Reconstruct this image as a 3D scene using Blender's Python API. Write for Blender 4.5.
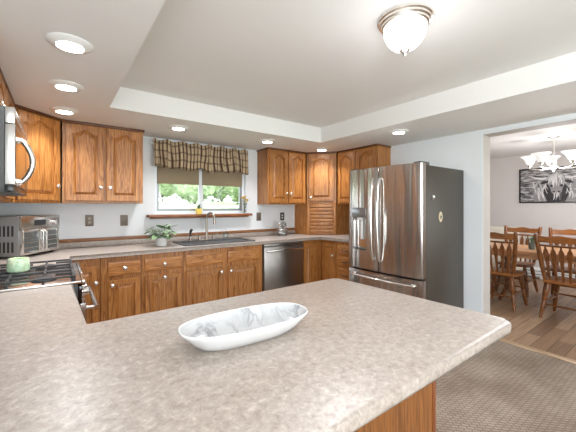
import bpy, bmesh, math, random
from mathutils import Vector, Matrix
R = math.radians
PI = math.pi
random.seed(7)
for o in list(bpy.data.objects):
    bpy.data.objects.remove(o)
scn = bpy.context.scene
COL = scn.collection

# ------------------------------------------------------------------ camera
cam_d = bpy.data.cameras.new('camera')
cam_d.sensor_width = 36.0
cam_d.lens = 309.985 / 576 * 36.0
cam_d.shift_y = -9.21 / 576
cam_d.clip_start = 0.02
cam_d.clip_end = 300
cam = bpy.data.objects.new('camera', cam_d)
cam.location = (0, 0, 1.335)
cam.rotation_euler = (R(90), 0, -0.639)
COL.objects.link(cam)
scn.camera = cam

# ------------------------------------------------------------------ world, exposure
scn.view_settings.view_transform = 'Standard'
scn.view_settings.look = 'None'
scn.view_settings.gamma = 1
scn.view_settings.use_curve_mapping = False
scn.view_settings.exposure = 1.24
world = bpy.data.worlds.new('sky')
scn.world = world
world.use_nodes = True
wnt = world.node_tree
wnt.nodes.clear()
wo = wnt.nodes.new('ShaderNodeOutputWorld')
wb = wnt.nodes.new('ShaderNodeBackground')
wb.inputs['Color'].default_value = (0.86, 0.93, 1.0, 1)
wb.inputs['Strength'].default_value = 2.2
wnt.links.new(wb.outputs[0], wo.inputs[0])


def area_light(name, loc, rot, sx, sy, power, color=(1, 1, 1), shape='RECTANGLE', parent=None, spread=180):
    d = bpy.data.lights.new(name, 'AREA')
    d.shape = shape
    d.size = sx
    if shape in ('RECTANGLE', 'ELLIPSE'):
        d.size_y = sy
    d.energy = power
    d.color = color
    d.spread = R(spread)
    o = bpy.data.objects.new(name, d)
    o.location = loc
    o.rotation_euler = rot
    COL.objects.link(o)
    if parent:
        o.parent = parent
    return o


# added fill lamps at unseen patio door, side and dining windows; two aimed upward
area_light('fill_lamp_patio', (1.5, -3.42, 1.15), (R(128), 0, 0), 3.0, 2.0, 40, (0.9, 0.95, 1.0))
area_light('fill_lamp_side', (-0.55, -0.85, 1.5), (R(130), 0, R(-90)), 1.2, 0.95, 42, (0.9, 0.95, 1.0))
area_light('fill_lamp_dining', (5.5, -1.42, 1.45), (R(90), 0, 0), 2.0, 1.4, 12, (0.95, 0.98, 1.0))
POWER_CAN = 2.6
POWER_DOME = 4.5
POWER_CHAND = 20.0
WARM = (0.93, 0.95, 1.0)


# ------------------------------------------------------------------ materials
MATS = {}


def mat_base(name):
    m = bpy.data.materials.new(name)
    m.use_nodes = True
    nt = m.node_tree
    b = nt.nodes['Principled BSDF']
    MATS[name] = m
    return m, nt, b


def srgb(r, g, b):
    def f(c):
        c /= 255.0
        return c / 12.92 if c <= 0.04045 else ((c + 0.055) / 1.055) ** 2.4
    return (f(r), f(g), f(b), 1)


def simple(name, col, rough=0.5, metal=0.0, emit=None, estr=0, spec=None, coat=0):
    m, nt, b = mat_base(name)
    b.inputs['Base Color'].default_value = col
    b.inputs['Roughness'].default_value = rough
    b.inputs['Metallic'].default_value = metal
    if spec is not None:
        b.inputs['Specular IOR Level'].default_value = spec
    if coat:
        b.inputs['Coat Weight'].default_value = coat
        b.inputs['Coat Roughness'].default_value = 0.1
    if emit:
        b.inputs['Emission Color'].default_value = emit
        b.inputs['Emission Strength'].default_value = estr
    # faint procedural variation so that no surface is perfectly flat
    tc = nt.nodes.new('ShaderNodeTexCoord')
    nz = nt.nodes.new('ShaderNodeTexNoise')
    nz.inputs['Scale'].default_value = 30
    nt.links.new(tc.outputs['Object'], nz.inputs['Vector'])
    mr = nt.nodes.new('ShaderNodeMapRange')
    mr.inputs['To Min'].default_value = max(0.0, rough - 0.03)
    mr.inputs['To Max'].default_value = min(1.0, rough + 0.03)
    nt.links.new(nz.outputs['Fac'], mr.inputs['Value'])
    nt.links.new(mr.outputs[0], b.inputs['Roughness'])
    return m


def noise(nt, vec, scale, detail=4, rough=0.55, dist=0.0):
    n = nt.nodes.new('ShaderNodeTexNoise')
    n.inputs['Scale'].default_value = scale
    n.inputs['Detail'].default_value = detail
    n.inputs['Roughness'].default_value = rough
    n.inputs['Distortion'].default_value = dist
    nt.links.new(vec, n.inputs['Vector'])
    return n


def ramp(nt, fac, stops):
    r = nt.nodes.new('ShaderNodeValToRGB')
    els = r.color_ramp.elements
    while len(els) < len(stops):
        els.new(0.5)
    for e, (p, c) in zip(els, stops):
        e.position = p
        e.color = c
    nt.links.new(fac, r.inputs['Fac'])
    return r


def coords(nt, kind='Object', scale=(1, 1, 1), rot=(0, 0, 0)):
    tc = nt.nodes.new('ShaderNodeTexCoord')
    mp = nt.nodes.new('ShaderNodeMapping')
    mp.inputs['Scale'].default_value = scale
    mp.inputs['Rotation'].default_value = rot
    nt.links.new(tc.outputs[kind], mp.inputs['Vector'])
    return mp.outputs[0]


def mix(nt, fac, a, b, mode='MIX'):
    m = nt.nodes.new('ShaderNodeMix')
    m.data_type = 'RGBA'
    m.blend_type = mode
    for sock, v in ((m.inputs[0], fac), (m.inputs[6], a), (m.inputs[7], b)):
        if hasattr(v, 'node'):
            nt.links.new(v, sock)
        else:
            sock.default_value = v
    return m.outputs[2]


def bump(nt, b, height, strength=0.2, dist=0.01):
    bn = nt.nodes.new('ShaderNodeBump')
    bn.inputs['Strength'].default_value = strength
    bn.inputs['Distance'].default_value = dist
    nt.links.new(height, bn.inputs['Height'])
    nt.links.new(bn.outputs[0], b.inputs['Normal'])


def oak(name, axis='z', dark=(118, 64, 24), mid=(163, 103, 48), light=(186, 129, 70), rough=0.36):
    m, nt, b = mat_base(name)
    a = {'x': 0, 'y': 1, 'z': 2}[axis]
    s1 = [11.0] * 3
    s1[a] = 0.8
    s2 = [130.0] * 3
    s2[a] = 4.0
    oi = nt.nodes.new('ShaderNodeObjectInfo')
    tc = nt.nodes.new('ShaderNodeTexCoord')
    ad = nt.nodes.new('ShaderNodeVectorMath')
    ad.operation = 'MULTIPLY_ADD'
    ad.inputs[1].default_value = (1, 1, 1)
    cmb = nt.nodes.new('ShaderNodeCombineXYZ')
    ml = nt.nodes.new('ShaderNodeMath')
    ml.operation = 'MULTIPLY'
    ml.inputs[1].default_value = 7.0
    nt.links.new(oi.outputs['Random'], ml.inputs[0])
    for i in range(3):
        nt.links.new(ml.outputs[0], cmb.inputs[i])
    nt.links.new(tc.outputs['Object'], ad.inputs[0])
    nt.links.new(cmb.outputs[0], ad.inputs[2])

    def mapped(s):
        mp = nt.nodes.new('ShaderNodeMapping')
        mp.inputs['Scale'].default_value = s
        nt.links.new(ad.outputs[0], mp.inputs['Vector'])
        return mp.outputs[0]
    n1 = noise(nt, mapped(s1), 1.0, 3, 0.5, 0.4)
    # rings: fract-like bands out of the broad noise give oak's cathedral figure
    mm = nt.nodes.new('ShaderNodeMath')
    mm.operation = 'MULTIPLY'
    mm.inputs[1].default_value = 18.0
    nt.links.new(n1.outputs['Fac'], mm.inputs[0])
    pp = nt.nodes.new('ShaderNodeMath')
    pp.operation = 'PINGPONG'
    pp.inputs[1].default_value = 1.0
    nt.links.new(mm.outputs[0], pp.inputs[0])
    n2 = noise(nt, mapped(s2), 1.0, 2, 0.6)
    r1 = ramp(nt, pp.outputs[0], [(0.0, srgb(*mid)), (0.55, srgb(*light)), (1.0, srgb(*mid))])
    r1.color_ramp.elements[0].color = srgb(*[0.5 * (d + c) for d, c in zip(dark, mid)])
    r2 = ramp(nt, n2.outputs['Fac'], [(0.36, (0.5, 0.43, 0.36, 1)), (0.5, (1, 1, 1, 1))])
    col = mix(nt, 0.7, r1.outputs[0], r2.outputs[0], 'MULTIPLY')
    mr = nt.nodes.new('ShaderNodeMapRange')
    mr.inputs['To Min'].default_value = 0.88
    mr.inputs['To Max'].default_value = 1.08
    nt.links.new(oi.outputs['Random'], mr.inputs['Value'])
    hs = nt.nodes.new('ShaderNodeHueSaturation')
    nt.links.new(mr.outputs[0], hs.inputs['Value'])
    nt.links.new(col, hs.inputs['Color'])
    nt.links.new(hs.outputs[0], b.inputs['Base Color'])
    b.inputs['Roughness'].default_value = rough
    bump(nt, b, n2.outputs['Fac'], 0.12, 0.002)
    return m


OAK_Z = oak('oak_vertical', 'z')
OAK_X = oak('oak_horizontal', 'x')
OAK_Y = oak('oak_deep', 'y')
OAK_DK = oak('oak_dark_trim', 'x', dark=(60, 30, 14), mid=(100, 56, 28), light=(126, 76, 42))
OAK_STRIP = oak('oak_strip', 'x', dark=(84, 48, 26), mid=(126, 80, 46), light=(154, 106, 66))
SILL_WOOD = oak('sill_wood', 'x', dark=(88, 46, 24), mid=(132, 76, 42), light=(160, 100, 60))
CHAIR_OAK = oak('chair_oak', 'z', dark=(66, 36, 12), mid=(106, 60, 22), light=(134, 80, 34), rough=0.3)
CHAIR_OAK_LT = oak('chair_oak_rail', 'x', dark=(130, 76, 36), mid=(182, 118, 66), light=(208, 148, 92), rough=0.3)
CHAIR_OAK_RAIL = oak('chair_oak_top', 'x', dark=(84, 46, 18), mid=(132, 78, 32), light=(158, 98, 46), rough=0.3)
TABLE_OAK = oak('table_oak', 'y', dark=(130, 84, 48), mid=(184, 134, 92), light=(208, 162, 120), rough=0.3)


def paint(name, col, bs=0.06, scale=160, rough=0.6):
    m, nt, b = mat_base(name)
    v = coords(nt)
    n = noise(nt, v, scale, 3)
    n2 = noise(nt, v, 1.2, 3)
    r = ramp(nt, n2.outputs['Fac'], [(0.3, tuple(c * 0.97 for c in col[:3]) + (1,)), (0.7, col)])
    nt.links.new(r.outputs[0], b.inputs['Base Color'])
    b.inputs['Roughness'].default_value = rough
    bump(nt, b, n.outputs['Fac'], bs, 0.003)
    return m


WALL = paint('wall_paint', srgb(221, 224, 226))
WALL_DIN = paint('dining_wall_paint', srgb(206, 198, 194))
TRIM = paint('white_trim', srgb(232, 232, 230), 0.02, 60, 0.4)


def plaster():
    m, nt, b = mat_base('swirl_plaster')
    v = coords(nt)
    n = noise(nt, v, 7, 3, 0.5, 3.0)
    w = nt.nodes.new('ShaderNodeTexWave')
    w.wave_type = 'RINGS'
    w.inputs['Scale'].default_value = 9
    w.inputs['Distortion'].default_value = 14
    w.inputs['Detail'].default_value = 2
    w.inputs['Detail Scale'].default_value = 0.7
    nt.links.new(v, w.inputs['Vector'])
    ad = nt.nodes.new('ShaderNodeMath')
    ad.operation = 'ADD'
    nt.links.new(n.outputs['Fac'], ad.inputs[0])
    nt.links.new(w.outputs['Fac'], ad.inputs[1])
    b.inputs['Base Color'].default_value = srgb(228, 226, 223)
    b.inputs['Roughness'].default_value = 0.65
    bump(nt, b, ad.outputs[0], 0.05, 0.004)
    return m


CEIL = plaster()


def laminate():
    m, nt, b = mat_base('mottled_laminate')
    v = coords(nt)
    n1 = noise(nt, v, 48, 8, 0.75, 0.5)
    n2 = noise(nt, v, 90, 6, 0.7, 0.4)
    n3 = noise(nt, v, 5, 4, 0.6, 0.5)
    r1 = ramp(nt, n1.outputs['Fac'], [(0.32, srgb(140, 129, 120)), (0.45, srgb(162, 151, 142)), (0.56, srgb(174, 163, 154)), (0.68, srgb(196, 188, 180))])
    r2 = ramp(nt, n2.outputs['Fac'], [(0.35, (0.78, 0.74, 0.7, 1)), (0.55, (1, 1, 1, 1))])
    r3 = ramp(nt, n3.outputs['Fac'], [(0.35, (0.92, 0.9, 0.88, 1)), (0.65, (1, 1, 1, 1))])
    c = mix(nt, 0.6, r1.outputs[0], r2.outputs[0], 'MULTIPLY')
    c = mix(nt, 1.0, c, r3.outputs[0], 'MULTIPLY')
    nt.links.new(c, b.inputs['Base Color'])
    b.inputs['Roughness'].default_value = 0.36
    b.inputs['Specular IOR Level'].default_value = 0.5
    bump(nt, b, n2.outputs['Fac'], 0.03, 0.001)
    return m


LAM = laminate()


def carpet():
    m, nt, b = mat_base('loop_carpet')
    v = coords(nt)
    vo = nt.nodes.new('ShaderNodeTexVoronoi')
    vo.inputs['Scale'].default_value = 55
    nt.links.new(v, vo.inputs['Vector'])
    ck = nt.nodes.new('ShaderNodeTexBrick')
    ck.inputs['Scale'].default_value = 11
    ck.inputs['Mortar Size'].default_value = 0.06
    ck.inputs['Mortar Smooth'].default_value = 0.6
    ck.inputs['Color1'].default_value = (1, 1, 1, 1)
    ck.inputs['Color2'].default_value = (0.82, 0.8, 0.78, 1)
    ck.inputs['Mortar'].default_value = (0.36, 0.34, 0.32, 1)
    nt.links.new(coords(nt, rot=(0, 0, R(45))), ck.inputs['Vector'])
    n = noise(nt, v, 3, 5, 0.6)
    n2 = noise(nt, v, 120, 3, 0.7)
    r = ramp(nt, n.outputs['Fac'], [(0.3, srgb(150, 133, 119)), (0.7, srgb(184, 168, 154))])
    r2 = ramp(nt, n2.outputs['Fac'], [(0.3, (0.6, 0.58, 0.56, 1)), (0.6, (1, 1, 1, 1))])
    c = mix(nt, 0.6, r.outputs[0], ck.outputs[0], 'MULTIPLY')
    c = mix(nt, 0.6, c, r2.outputs[0], 'MULTIPLY')
    nt.links.new(c, b.inputs['Base Color'])
    b.inputs['Roughness'].default_value = 0.95
    b.inputs['Specular IOR Level'].default_value = 0.1
    bump(nt, b, vo.outputs['Distance'], 0.5, 0.006)
    return m


CARPET = carpet()


def planks():
    m, nt, b = mat_base('wood_plank_floor')
    br = nt.nodes.new('ShaderNodeTexBrick')
    br.inputs['Scale'].default_value = 1.0
    br.inputs['Brick Width'].default_value = 1.1
    br.inputs['Row Height'].default_value = 0.125
    br.inputs['Mortar Size'].default_value = 0.003
    br.inputs['Color1'].default_value = (0, 0, 0, 1)
    br.inputs['Color2'].default_value = (1, 1, 1, 1)
    br.inputs['Mortar'].default_value = (0.5, 0.5, 0.5, 1)
    br.offset = 0.37
    nt.links.new(coords(nt), br.inputs['Vector'])
    r = ramp(nt, br.outputs['Color'], [(0.0, srgb(128, 98, 74)), (0.5, srgb(156, 124, 96)), (1.0, srgb(184, 152, 122))])
    n = noise(nt, coords(nt, scale=(2.5, 40, 1)), 1.0, 5, 0.65, 0.4)
    r2 = ramp(nt, n.outputs['Fac'], [(0.3, (0.55, 0.5, 0.46, 1)), (0.62, (1, 1, 1, 1))])
    c = mix(nt, 0.75, r.outputs[0], r2.outputs[0], 'MULTIPLY')
    c = mix(nt, br.outputs['Fac'], c, srgb(60, 42, 30))
    nt.links.new(c, b.inputs['Base Color'])
    b.inputs['Roughness'].default_value = 0.33
    return m


PLANKS = planks()


def stainless(name, col=(0.56, 0.53, 0.5, 1), rough=0.22, vertical=True):
    m, nt, b = mat_base(name)
    n = noise(nt, coords(nt, scale=(260, 260, 1.5) if vertical else (1.5, 260, 260)), 1.0, 2, 0.5)
    b.inputs['Base Color'].default_value = col
    b.inputs['Metallic'].default_value = 1.0
    mr = nt.nodes.new('ShaderNodeMapRange')
    mr.inputs['To Min'].default_value = rough * 0.8
    mr.inputs['To Max'].default_value = rough * 1.25
    nt.links.new(n.outputs['Fac'], mr.inputs['Value'])
    nt.links.new(mr.outputs[0], b.inputs['Roughness'])
    bump(nt, b, n.outputs['Fac'], 0.03, 0.001)
    return m


STEEL = stainless('stainless_steel', (0.52, 0.49, 0.465, 1), 0.2)
def brushed(m):
    nt = m.node_tree
    b = nt.nodes['Principled BSDF']
    tg = nt.nodes.new('ShaderNodeTangent')
    tg.direction_type = 'RADIAL'
    tg.axis = 'Z'
    nt.links.new(tg.outputs[0], b.inputs['Tangent'])
    b.inputs['Anisotropic'].default_value = 0.96
    b.inputs['Anisotropic Rotation'].default_value = ANISO_ROT
    # faint vertical waviness of the sheet
    n = noise(nt, coords(nt, scale=(9, 9, 0.4)), 1.0, 1, 0.4)
    bump(nt, b, n.outputs['Fac'], 0.6, 0.05)
ANISO_ROT = 0.25
brushed(STEEL)
STEEL_H = stainless('stainless_steel_horizontal', vertical=False)
STEEL_DW = stainless('stainless_steel_dishwasher', (0.34, 0.32, 0.305, 1), 0.3)
STEEL_B = stainless('bright_steel', (0.78, 0.77, 0.75, 1), 0.18)
NICKEL = simple('brushed_nickel', (0.62, 0.59, 0.55, 1), 0.28, 1.0)
NICKEL_L = simple('satin_nickel_knob', (0.82, 0.79, 0.74, 1), 0.25, 1.0)
CHROME = simple('chrome', (0.85, 0.85, 0.86, 1), 0.08, 1.0)
BRONZE = simple('dark_pewter', (0.42, 0.37, 0.32, 1), 0.3, 1.0)
GREY_SIDE = simple('grey_appliance_paint', srgb(60, 53, 44), 0.45, 0.1)
GREY_DARK = simple('dark_grey_plastic', srgb(62, 62, 62), 0.45)
BLACK = simple('black_enamel', srgb(24, 24, 25), 0.22)
BLACK_GLASS = simple('black_glass', (0.012, 0.012, 0.014, 1), 0.05, 0, coat=0.6)
OVEN_GLASS = simple('grey_oven_glass', srgb(78, 82, 80), 0.1, 0, coat=0.5)
IRON = simple('cast_iron', srgb(44, 44, 45), 0.5, 0.1)
GRANITE = simple('dark_composite', srgb(58, 60, 60), 0.35)
WHITE_CER = simple('white_ceramic', srgb(222, 222, 222), 0.18, coat=0.3)
WHITE_PL = simple('white_plastic', srgb(236, 236, 234), 0.35)
PLATE_BR = simple('brown_plate', srgb(112, 100, 88), 0.4, 0.3)
PLATE_DK = simple('dark_plate', srgb(52, 50, 48), 0.4)
OUTLET_TAN = simple('tan_outlet', srgb(150, 138, 124), 0.4)
YELLOW = simple('yellow_ceramic', srgb(232, 204, 96), 0.4)
PETAL = simple('yellow_petal', srgb(238, 198, 62), 0.6)
SOIL = simple('soil', srgb(56, 42, 32), 0.9)
CREAM = simple('cream_fabric', srgb(224, 216, 200), 0.85)
RUBBER = simple('rubber_black', srgb(20, 20, 20), 0.7)
ALU = simple('window_aluminium', srgb(150, 154, 156), 0.4, 0.5)
VINYL = simple('white_vinyl', srgb(224, 228, 232), 0.35)
THRESH = oak('threshold_wood', 'y', dark=(150, 120, 90), mid=(190, 160, 128), light=(208, 180, 150))
LENS = simple('lamp_lens', (1, 1, 1, 1), 0.4, 0, (1.0, 0.95, 0.88, 1), 14)
SHADE_EM = simple('lit_glass_shade', (0.66, 0.65, 0.63, 1), 0.3, 0, (1.0, 0.97, 0.93, 1), 0.22)


def dome_glass():
    m, nt, b = mat_base('lit_fluted_glass')
    w = nt.nodes.new('ShaderNodeTexWave')
    w.inputs['Scale'].default_value = 14
    w.inputs['Distortion'].default_value = 4
    nt.links.new(coords(nt), w.inputs['Vector'])
    r = ramp(nt, w.outputs['Fac'], [(0, (0.8, 0.78, 0.74, 1)), (1, (1, 0.98, 0.95, 1))])
    nt.links.new(r.outputs[0], b.inputs['Emission Color'])
    b.inputs['Emission Strength'].default_value = 0.3
    b.inputs['Base Color'].default_value = (0.9, 0.9, 0.88, 1)
    b.inputs['Roughness'].default_value = 0.3
    return m


DOME = dome_glass()


def clear_glass(name, tint=(1, 1, 1, 1), refl=0.08):
    m = bpy.data.materials.new(name)
    m.use_nodes = True
    nt = m.node_tree
    nt.nodes.remove(nt.nodes['Principled BSDF'])
    out = nt.nodes['Material Output']
    t = nt.nodes.new('ShaderNodeBsdfTransparent')
    t.inputs['Color'].default_value = tint
    g = nt.nodes.new('ShaderNodeBsdfGlossy')
    g.inputs['Roughness'].default_value = 0.03
    fr = nt.nodes.new('ShaderNodeLayerWeight')
    fr.inputs['Blend'].default_value = 0.25
    mr = nt.nodes.new('ShaderNodeMapRange')
    mr.inputs['To Min'].default_value = refl * 0.5
    mr.inputs['To Max'].default_value = min(1, refl * 5)
    nt.links.new(fr.outputs['Fresnel'], mr.inputs['Value'])
    mx = nt.nodes.new('ShaderNodeMixShader')
    nt.links.new(mr.outputs[0], mx.inputs[0])
    nt.links.new(t.outputs[0], mx.inputs[1])
    nt.links.new(g.outputs[0], mx.inputs[2])
    nt.links.new(mx.outputs[0], out.inputs['Surface'])
    MATS[name] = m
    return m


PANE = clear_glass('window_glass')
CLEAR = clear_glass('clear_jar_glass', (0.93, 0.96, 0.96, 1), 0.15)
SOAP = clear_glass('soap_bottle_glass', (0.86, 0.93, 0.94, 1), 0.15)


def green_glass():
    m, nt, b = mat_base('green_frosted_glass')
    vo = nt.nodes.new('ShaderNodeTexVoronoi')
    vo.inputs['Scale'].default_value = 60
    nt.links.new(coords(nt), vo.inputs['Vector'])
    r = ramp(nt, vo.outputs['Distance'], [(0, srgb(160, 196, 158)), (1, srgb(206, 226, 200))])
    nt.links.new(r.outputs[0], b.inputs['Base Color'])
    b.inputs['Roughness'].default_value = 0.2
    b.inputs['Subsurface Weight'].default_value = 0.3
    b.inputs['Coat Weight'].default_value = 0.5
    bump(nt, b, vo.outputs['Distance'], 0.4, 0.004)
    return m


GREEN_GL = green_glass()


def marble():
    m, nt, b = mat_base('white_marble_glaze')
    v = coords(nt, scale=(1, 0.55, 1), rot=(0, 0, R(14)))
    n = noise(nt, v, 11, 5, 0.6, 0.7)
    s = nt.nodes.new('ShaderNodeMath')
    s.operation = 'SUBTRACT'
    s.inputs[1].default_value = 0.5
    nt.links.new(n.outputs['Fac'], s.inputs[0])
    ab = nt.nodes.new('ShaderNodeMath')
    ab.operation = 'ABSOLUTE'
    nt.links.new(s.outputs[0], ab.inputs[0])
    r = ramp(nt, ab.outputs[0], [(0.0, srgb(96, 99, 104)), (0.018, srgb(150, 152, 156)), (0.06, srgb(196, 197, 198))])
    n2 = noise(nt, v, 4, 2)
    r2 = ramp(nt, n2.outputs['Fac'], [(0.36, (0, 0, 0, 1)), (0.52, (1, 1, 1, 1))])
    c = mix(nt, r2.outputs[0], srgb(196, 197, 198), r.outputs[0])
    nt.links.new(c, b.inputs['Base Color'])
    b.inputs['Roughness'].default_value = 0.2
    return m


MARBLE = marble()


def leaf_mat(name, c1, c2, scale=20):
    m, nt, b = mat_base(name)
    n = noise(nt, coords(nt), scale, 4)
    r = ramp(nt, n.outputs['Fac'], [(0.3, c1), (0.7, c2)])
    nt.links.new(r.outputs[0], b.inputs['Base Color'])
    b.inputs['Roughness'].default_value = 0.5
    return m


LEAF = leaf_mat('house_leaf', srgb(62, 92, 56), srgb(156, 182, 138), 25)
LEAF_DK = leaf_mat('dark_leaf', srgb(44, 62, 44), srgb(96, 120, 84), 25)
TREE = leaf_mat('tree_leaf', srgb(96, 124, 84), srgb(172, 192, 142), 3)
TREE2 = leaf_mat('tree_leaf_pale', srgb(130, 154, 112), srgb(196, 210, 172), 3)
LAWN = leaf_mat('lawn_grass', srgb(172, 190, 134), srgb(206, 216, 178), 2)
BARK = leaf_mat('bark', srgb(96, 84, 72), srgb(140, 126, 110), 12)


def plaid():
    m, nt, b = mat_base('plaid_cotton')
    tc = nt.nodes.new('ShaderNodeTexCoord')
    sp = nt.nodes.new('ShaderNodeSeparateXYZ')
    nt.links.new(tc.outputs['UV'], sp.inputs[0])

    def band(sock, freq, lo, hi, off=0.0):
        a = nt.nodes.new('ShaderNodeMath')
        a.operation = 'MULTIPLY_ADD'
        a.inputs[1].default_value = freq
        a.inputs[2].default_value = off
        nt.links.new(sock, a.inputs[0])
        f = nt.nodes.new('ShaderNodeMath')
        f.operation = 'FRACT'
        nt.links.new(a.outputs[0], f.inputs[0])
        r = ramp(nt, f.outputs[0], [(0.0, (0, 0, 0, 1)), (lo, (1, 1, 1, 1)), (hi, (0, 0, 0, 1))])
        r.color_ramp.interpolation = 'CONSTANT'
        return r.outputs[0]
    base = srgb(182, 162, 132)
    brown = srgb(92, 66, 50)
    dark = srgb(60, 42, 34)
    c = mix(nt, band(sp.outputs[0], 12.0, 0.3, 0.72), base, srgb(126, 100, 78))
    f2 = band(sp.outputs[1], 11.0, 0.36, 0.66)
    mm = nt.nodes.new('ShaderNodeMath')
    mm.operation = 'MULTIPLY'
    mm.inputs[1].default_value = 0.35
    nt.links.new(f2, mm.inputs[0])
    c = mix(nt, mm.outputs[0], c, brown)
    c = mix(nt, band(sp.outputs[0], 12.0, 0.44, 0.6), c, dark)
    f3 = band(sp.outputs[1], 11.0, 0.45, 0.57)
    m3 = nt.nodes.new('ShaderNodeMath')
    m3.operation = 'MULTIPLY'
    m3.inputs[1].default_value = 0.5
    nt.links.new(f3, m3.inputs[0])
    c = mix(nt, m3.outputs[0], c, dark)
    nt.links.new(c, b.inputs['Base Color'])
    b.inputs['Roughness'].default_value = 0.85
    return m


PLAID = plaid()


def woven():
    m, nt, b = mat_base('woven_shade')
    w = nt.nodes.new('ShaderNodeTexWave')
    w.inputs['Scale'].default_value = 40
    w.inputs['Distortion'].default_value = 1.0
    nt.links.new(coords(nt), w.inputs['Vector'])
    w2 = nt.nodes.new('ShaderNodeTexWave')
    w2.bands_direction = 'Z'
    w2.inputs['Scale'].default_value = 60
    nt.links.new(coords(nt), w2.inputs['Vector'])
    r = ramp(nt, w.outputs['Fac'], [(0, srgb(146, 128, 104)), (1, srgb(188, 172, 146))])
    r2 = ramp(nt, w2.outputs['Fac'], [(0, (0.85, 0.85, 0.85, 1)), (1, (1, 1, 1, 1))])
    c = mix(nt, 1.0, r.outputs[0], r2.outputs[0], 'MULTIPLY')
    nt.links.new(c, b.inputs['Base Color'])
    b.inputs['Roughness'].default_value = 0.9
    tr = nt.nodes.new('ShaderNodeBsdfTranslucent')
    nt.links.new(c, tr.inputs['Color'])
    mx = nt.nodes.new('ShaderNodeMixShader')
    mx.inputs[0].default_value = 0.3
    out = nt.nodes['Material Output']
    nt.links.new(b.outputs[0], mx.inputs[1])
    nt.links.new(tr.outputs[0], mx.inputs[2])
    nt.links.new(mx.outputs[0], out.inputs['Surface'])
    return m


WOVEN = woven()


def canvas():
    m, nt, b = mat_base('grey_brush_canvas')
    n = noise(nt, coords(nt, scale=(4, 4, 26)), 1.6, 6, 0.7, 0.5)
    r = ramp(nt, n.outputs['Fac'], [(0.36, srgb(28, 25, 26)), (0.48, srgb(96, 90, 90)), (0.6, srgb(196, 192, 190))])
    nt.links.new(r.outputs[0], b.inputs['Base Color'])
    b.inputs['Roughness'].default_value = 0.6
    return m


CANVAS = canvas()
INK = simple('dark_paint', srgb(44, 38, 40), 0.6)
HAIR_LT = simple('pale_paint', srgb(214, 210, 208), 0.6)
HAIR_MD = simple('grey_paint', srgb(136, 130, 130), 0.6)


# ------------------------------------------------------------------ geometry helpers
def NB():
    return bmesh.new()


def bx(bm, x0, x1, y0, y1, z0, z1, bev=0.0, seg=2):
    x0, x1 = min(x0, x1), max(x0, x1)
    y0, y1 = min(y0, y1), max(y0, y1)
    z0, z1 = min(z0, z1), max(z0, z1)
    vs = [bm.verts.new(p) for p in ((x0, y0, z0), (x1, y0, z0), (x1, y1, z0), (x0, y1, z0),
                                    (x0, y0, z1), (x1, y0, z1), (x1, y1, z1), (x0, y1, z1))]
    fs = [bm.faces.new([vs[i] for i in q]) for q in ((0, 3, 2, 1), (4, 5, 6, 7), (0, 1, 5, 4), (1, 2, 6, 5), (2, 3, 7, 6), (3, 0, 4, 7))]
    if bev > 0:
        es = set(e for f in fs for e in f.edges)
        bmesh.ops.bevel(bm, geom=list(es), offset=bev, segments=seg, affect='EDGES', profile=0.5)
    return bm


def prism(bm, poly, z0, z1, bev=0.0, seg=3, axis='z'):
    """polygon (x,y) extruded along z; axis 'y': polygon is (x,z) extruded along y; axis 'x': (y,z) along x"""
    def P(a, b, c):
        return {'z': (a, b, c), 'y': (a, c, b), 'x': (c, a, b)}[axis]
    lo = [bm.verts.new(P(p[0], p[1], z0)) for p in poly]
    hi = [bm.verts.new(P(p[0], p[1], z1)) for p in poly]
    n = len(poly)
    f1 = bm.faces.new(lo[::-1])
    f2 = bm.faces.new(hi)
    fs = [bm.faces.new((lo[i], lo[(i + 1) % n], hi[(i + 1) % n], hi[i])) for i in range(n)]
    if bev > 0:
        es = list(f1.edges) + list(f2.edges)
        bmesh.ops.bevel(bm, geom=es, offset=bev, segments=seg, affect='EDGES', profile=0.5)
    return bm


def lathe(bm, prof, c=(0, 0, 0), seg=24, axis='z', flute=None):
    """prof: (r,h) list; caps where r==0"""
    def P(r, a, h):
        if flute:
            r = r * (1 + flute[1] * math.cos(flute[0] * a))
        u, v = r * math.cos(a), r * math.sin(a)
        if axis == 'z':
            q = (u, v, h)
        elif axis == 'y':
            q = (u, h, -v)
        else:
            q = (h, u, v)
        return (q[0] + c[0], q[1] + c[1], q[2] + c[2])
    rings = []
    for r, h in prof:
        if r < 1e-6:
            rings.append([bm.verts.new(P(0, 0, h))])
        else:
            rings.append([bm.verts.new(P(r, 2 * PI * i / seg, h)) for i in range(seg)])
    for a, b in zip(rings, rings[1:]):
        for i in range(seg):
            j = (i + 1) % seg
            if len(a) == 1 and len(b) == 1:
                continue
            if len(a) == 1:
                bm.faces.new((a[0], b[j], b[i]))
            elif len(b) == 1:
                bm.faces.new((a[i], a[j], b[0]))
            else:
                bm.faces.new((a[i], a[j], b[j], b[i]))
    return bm


def tube(bm, pts, r, seg=10, cap=True, flat=None):
    pts = [Vector(p) for p in pts]
    n = len(pts)
    rs = r if isinstance(r, (list, tuple)) else [r] * n
    t0 = (pts[1] - pts[0]).normalized()
    up = Vector((0, 0, 1)) if abs(t0.z) < 0.9 else Vector((1, 0, 0))
    nrm = t0.cross(up).normalized()
    rings = []
    for i in range(n):
        t = (pts[min(i + 1, n - 1)] - pts[max(i - 1, 0)]).normalized()
        nrm = (nrm - t * nrm.dot(t)).normalized()
        bi = t.cross(nrm)
        fl = flat if flat else 1.0
        rings.append([bm.verts.new(pts[i] + rs[i] * (math.cos(2 * PI * k / seg) * nrm + fl * math.sin(2 * PI * k / seg) * bi)) for k in range(seg)])
    for a, b in zip(rings, rings[1:]):
        for k in range(seg):
            j = (k + 1) % seg
            bm.faces.new((a[k], a[j], b[j], b[k]))
    if cap:
        bm.faces.new(rings[0][::-1])
        bm.faces.new(rings[-1])
    return bm


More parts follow.
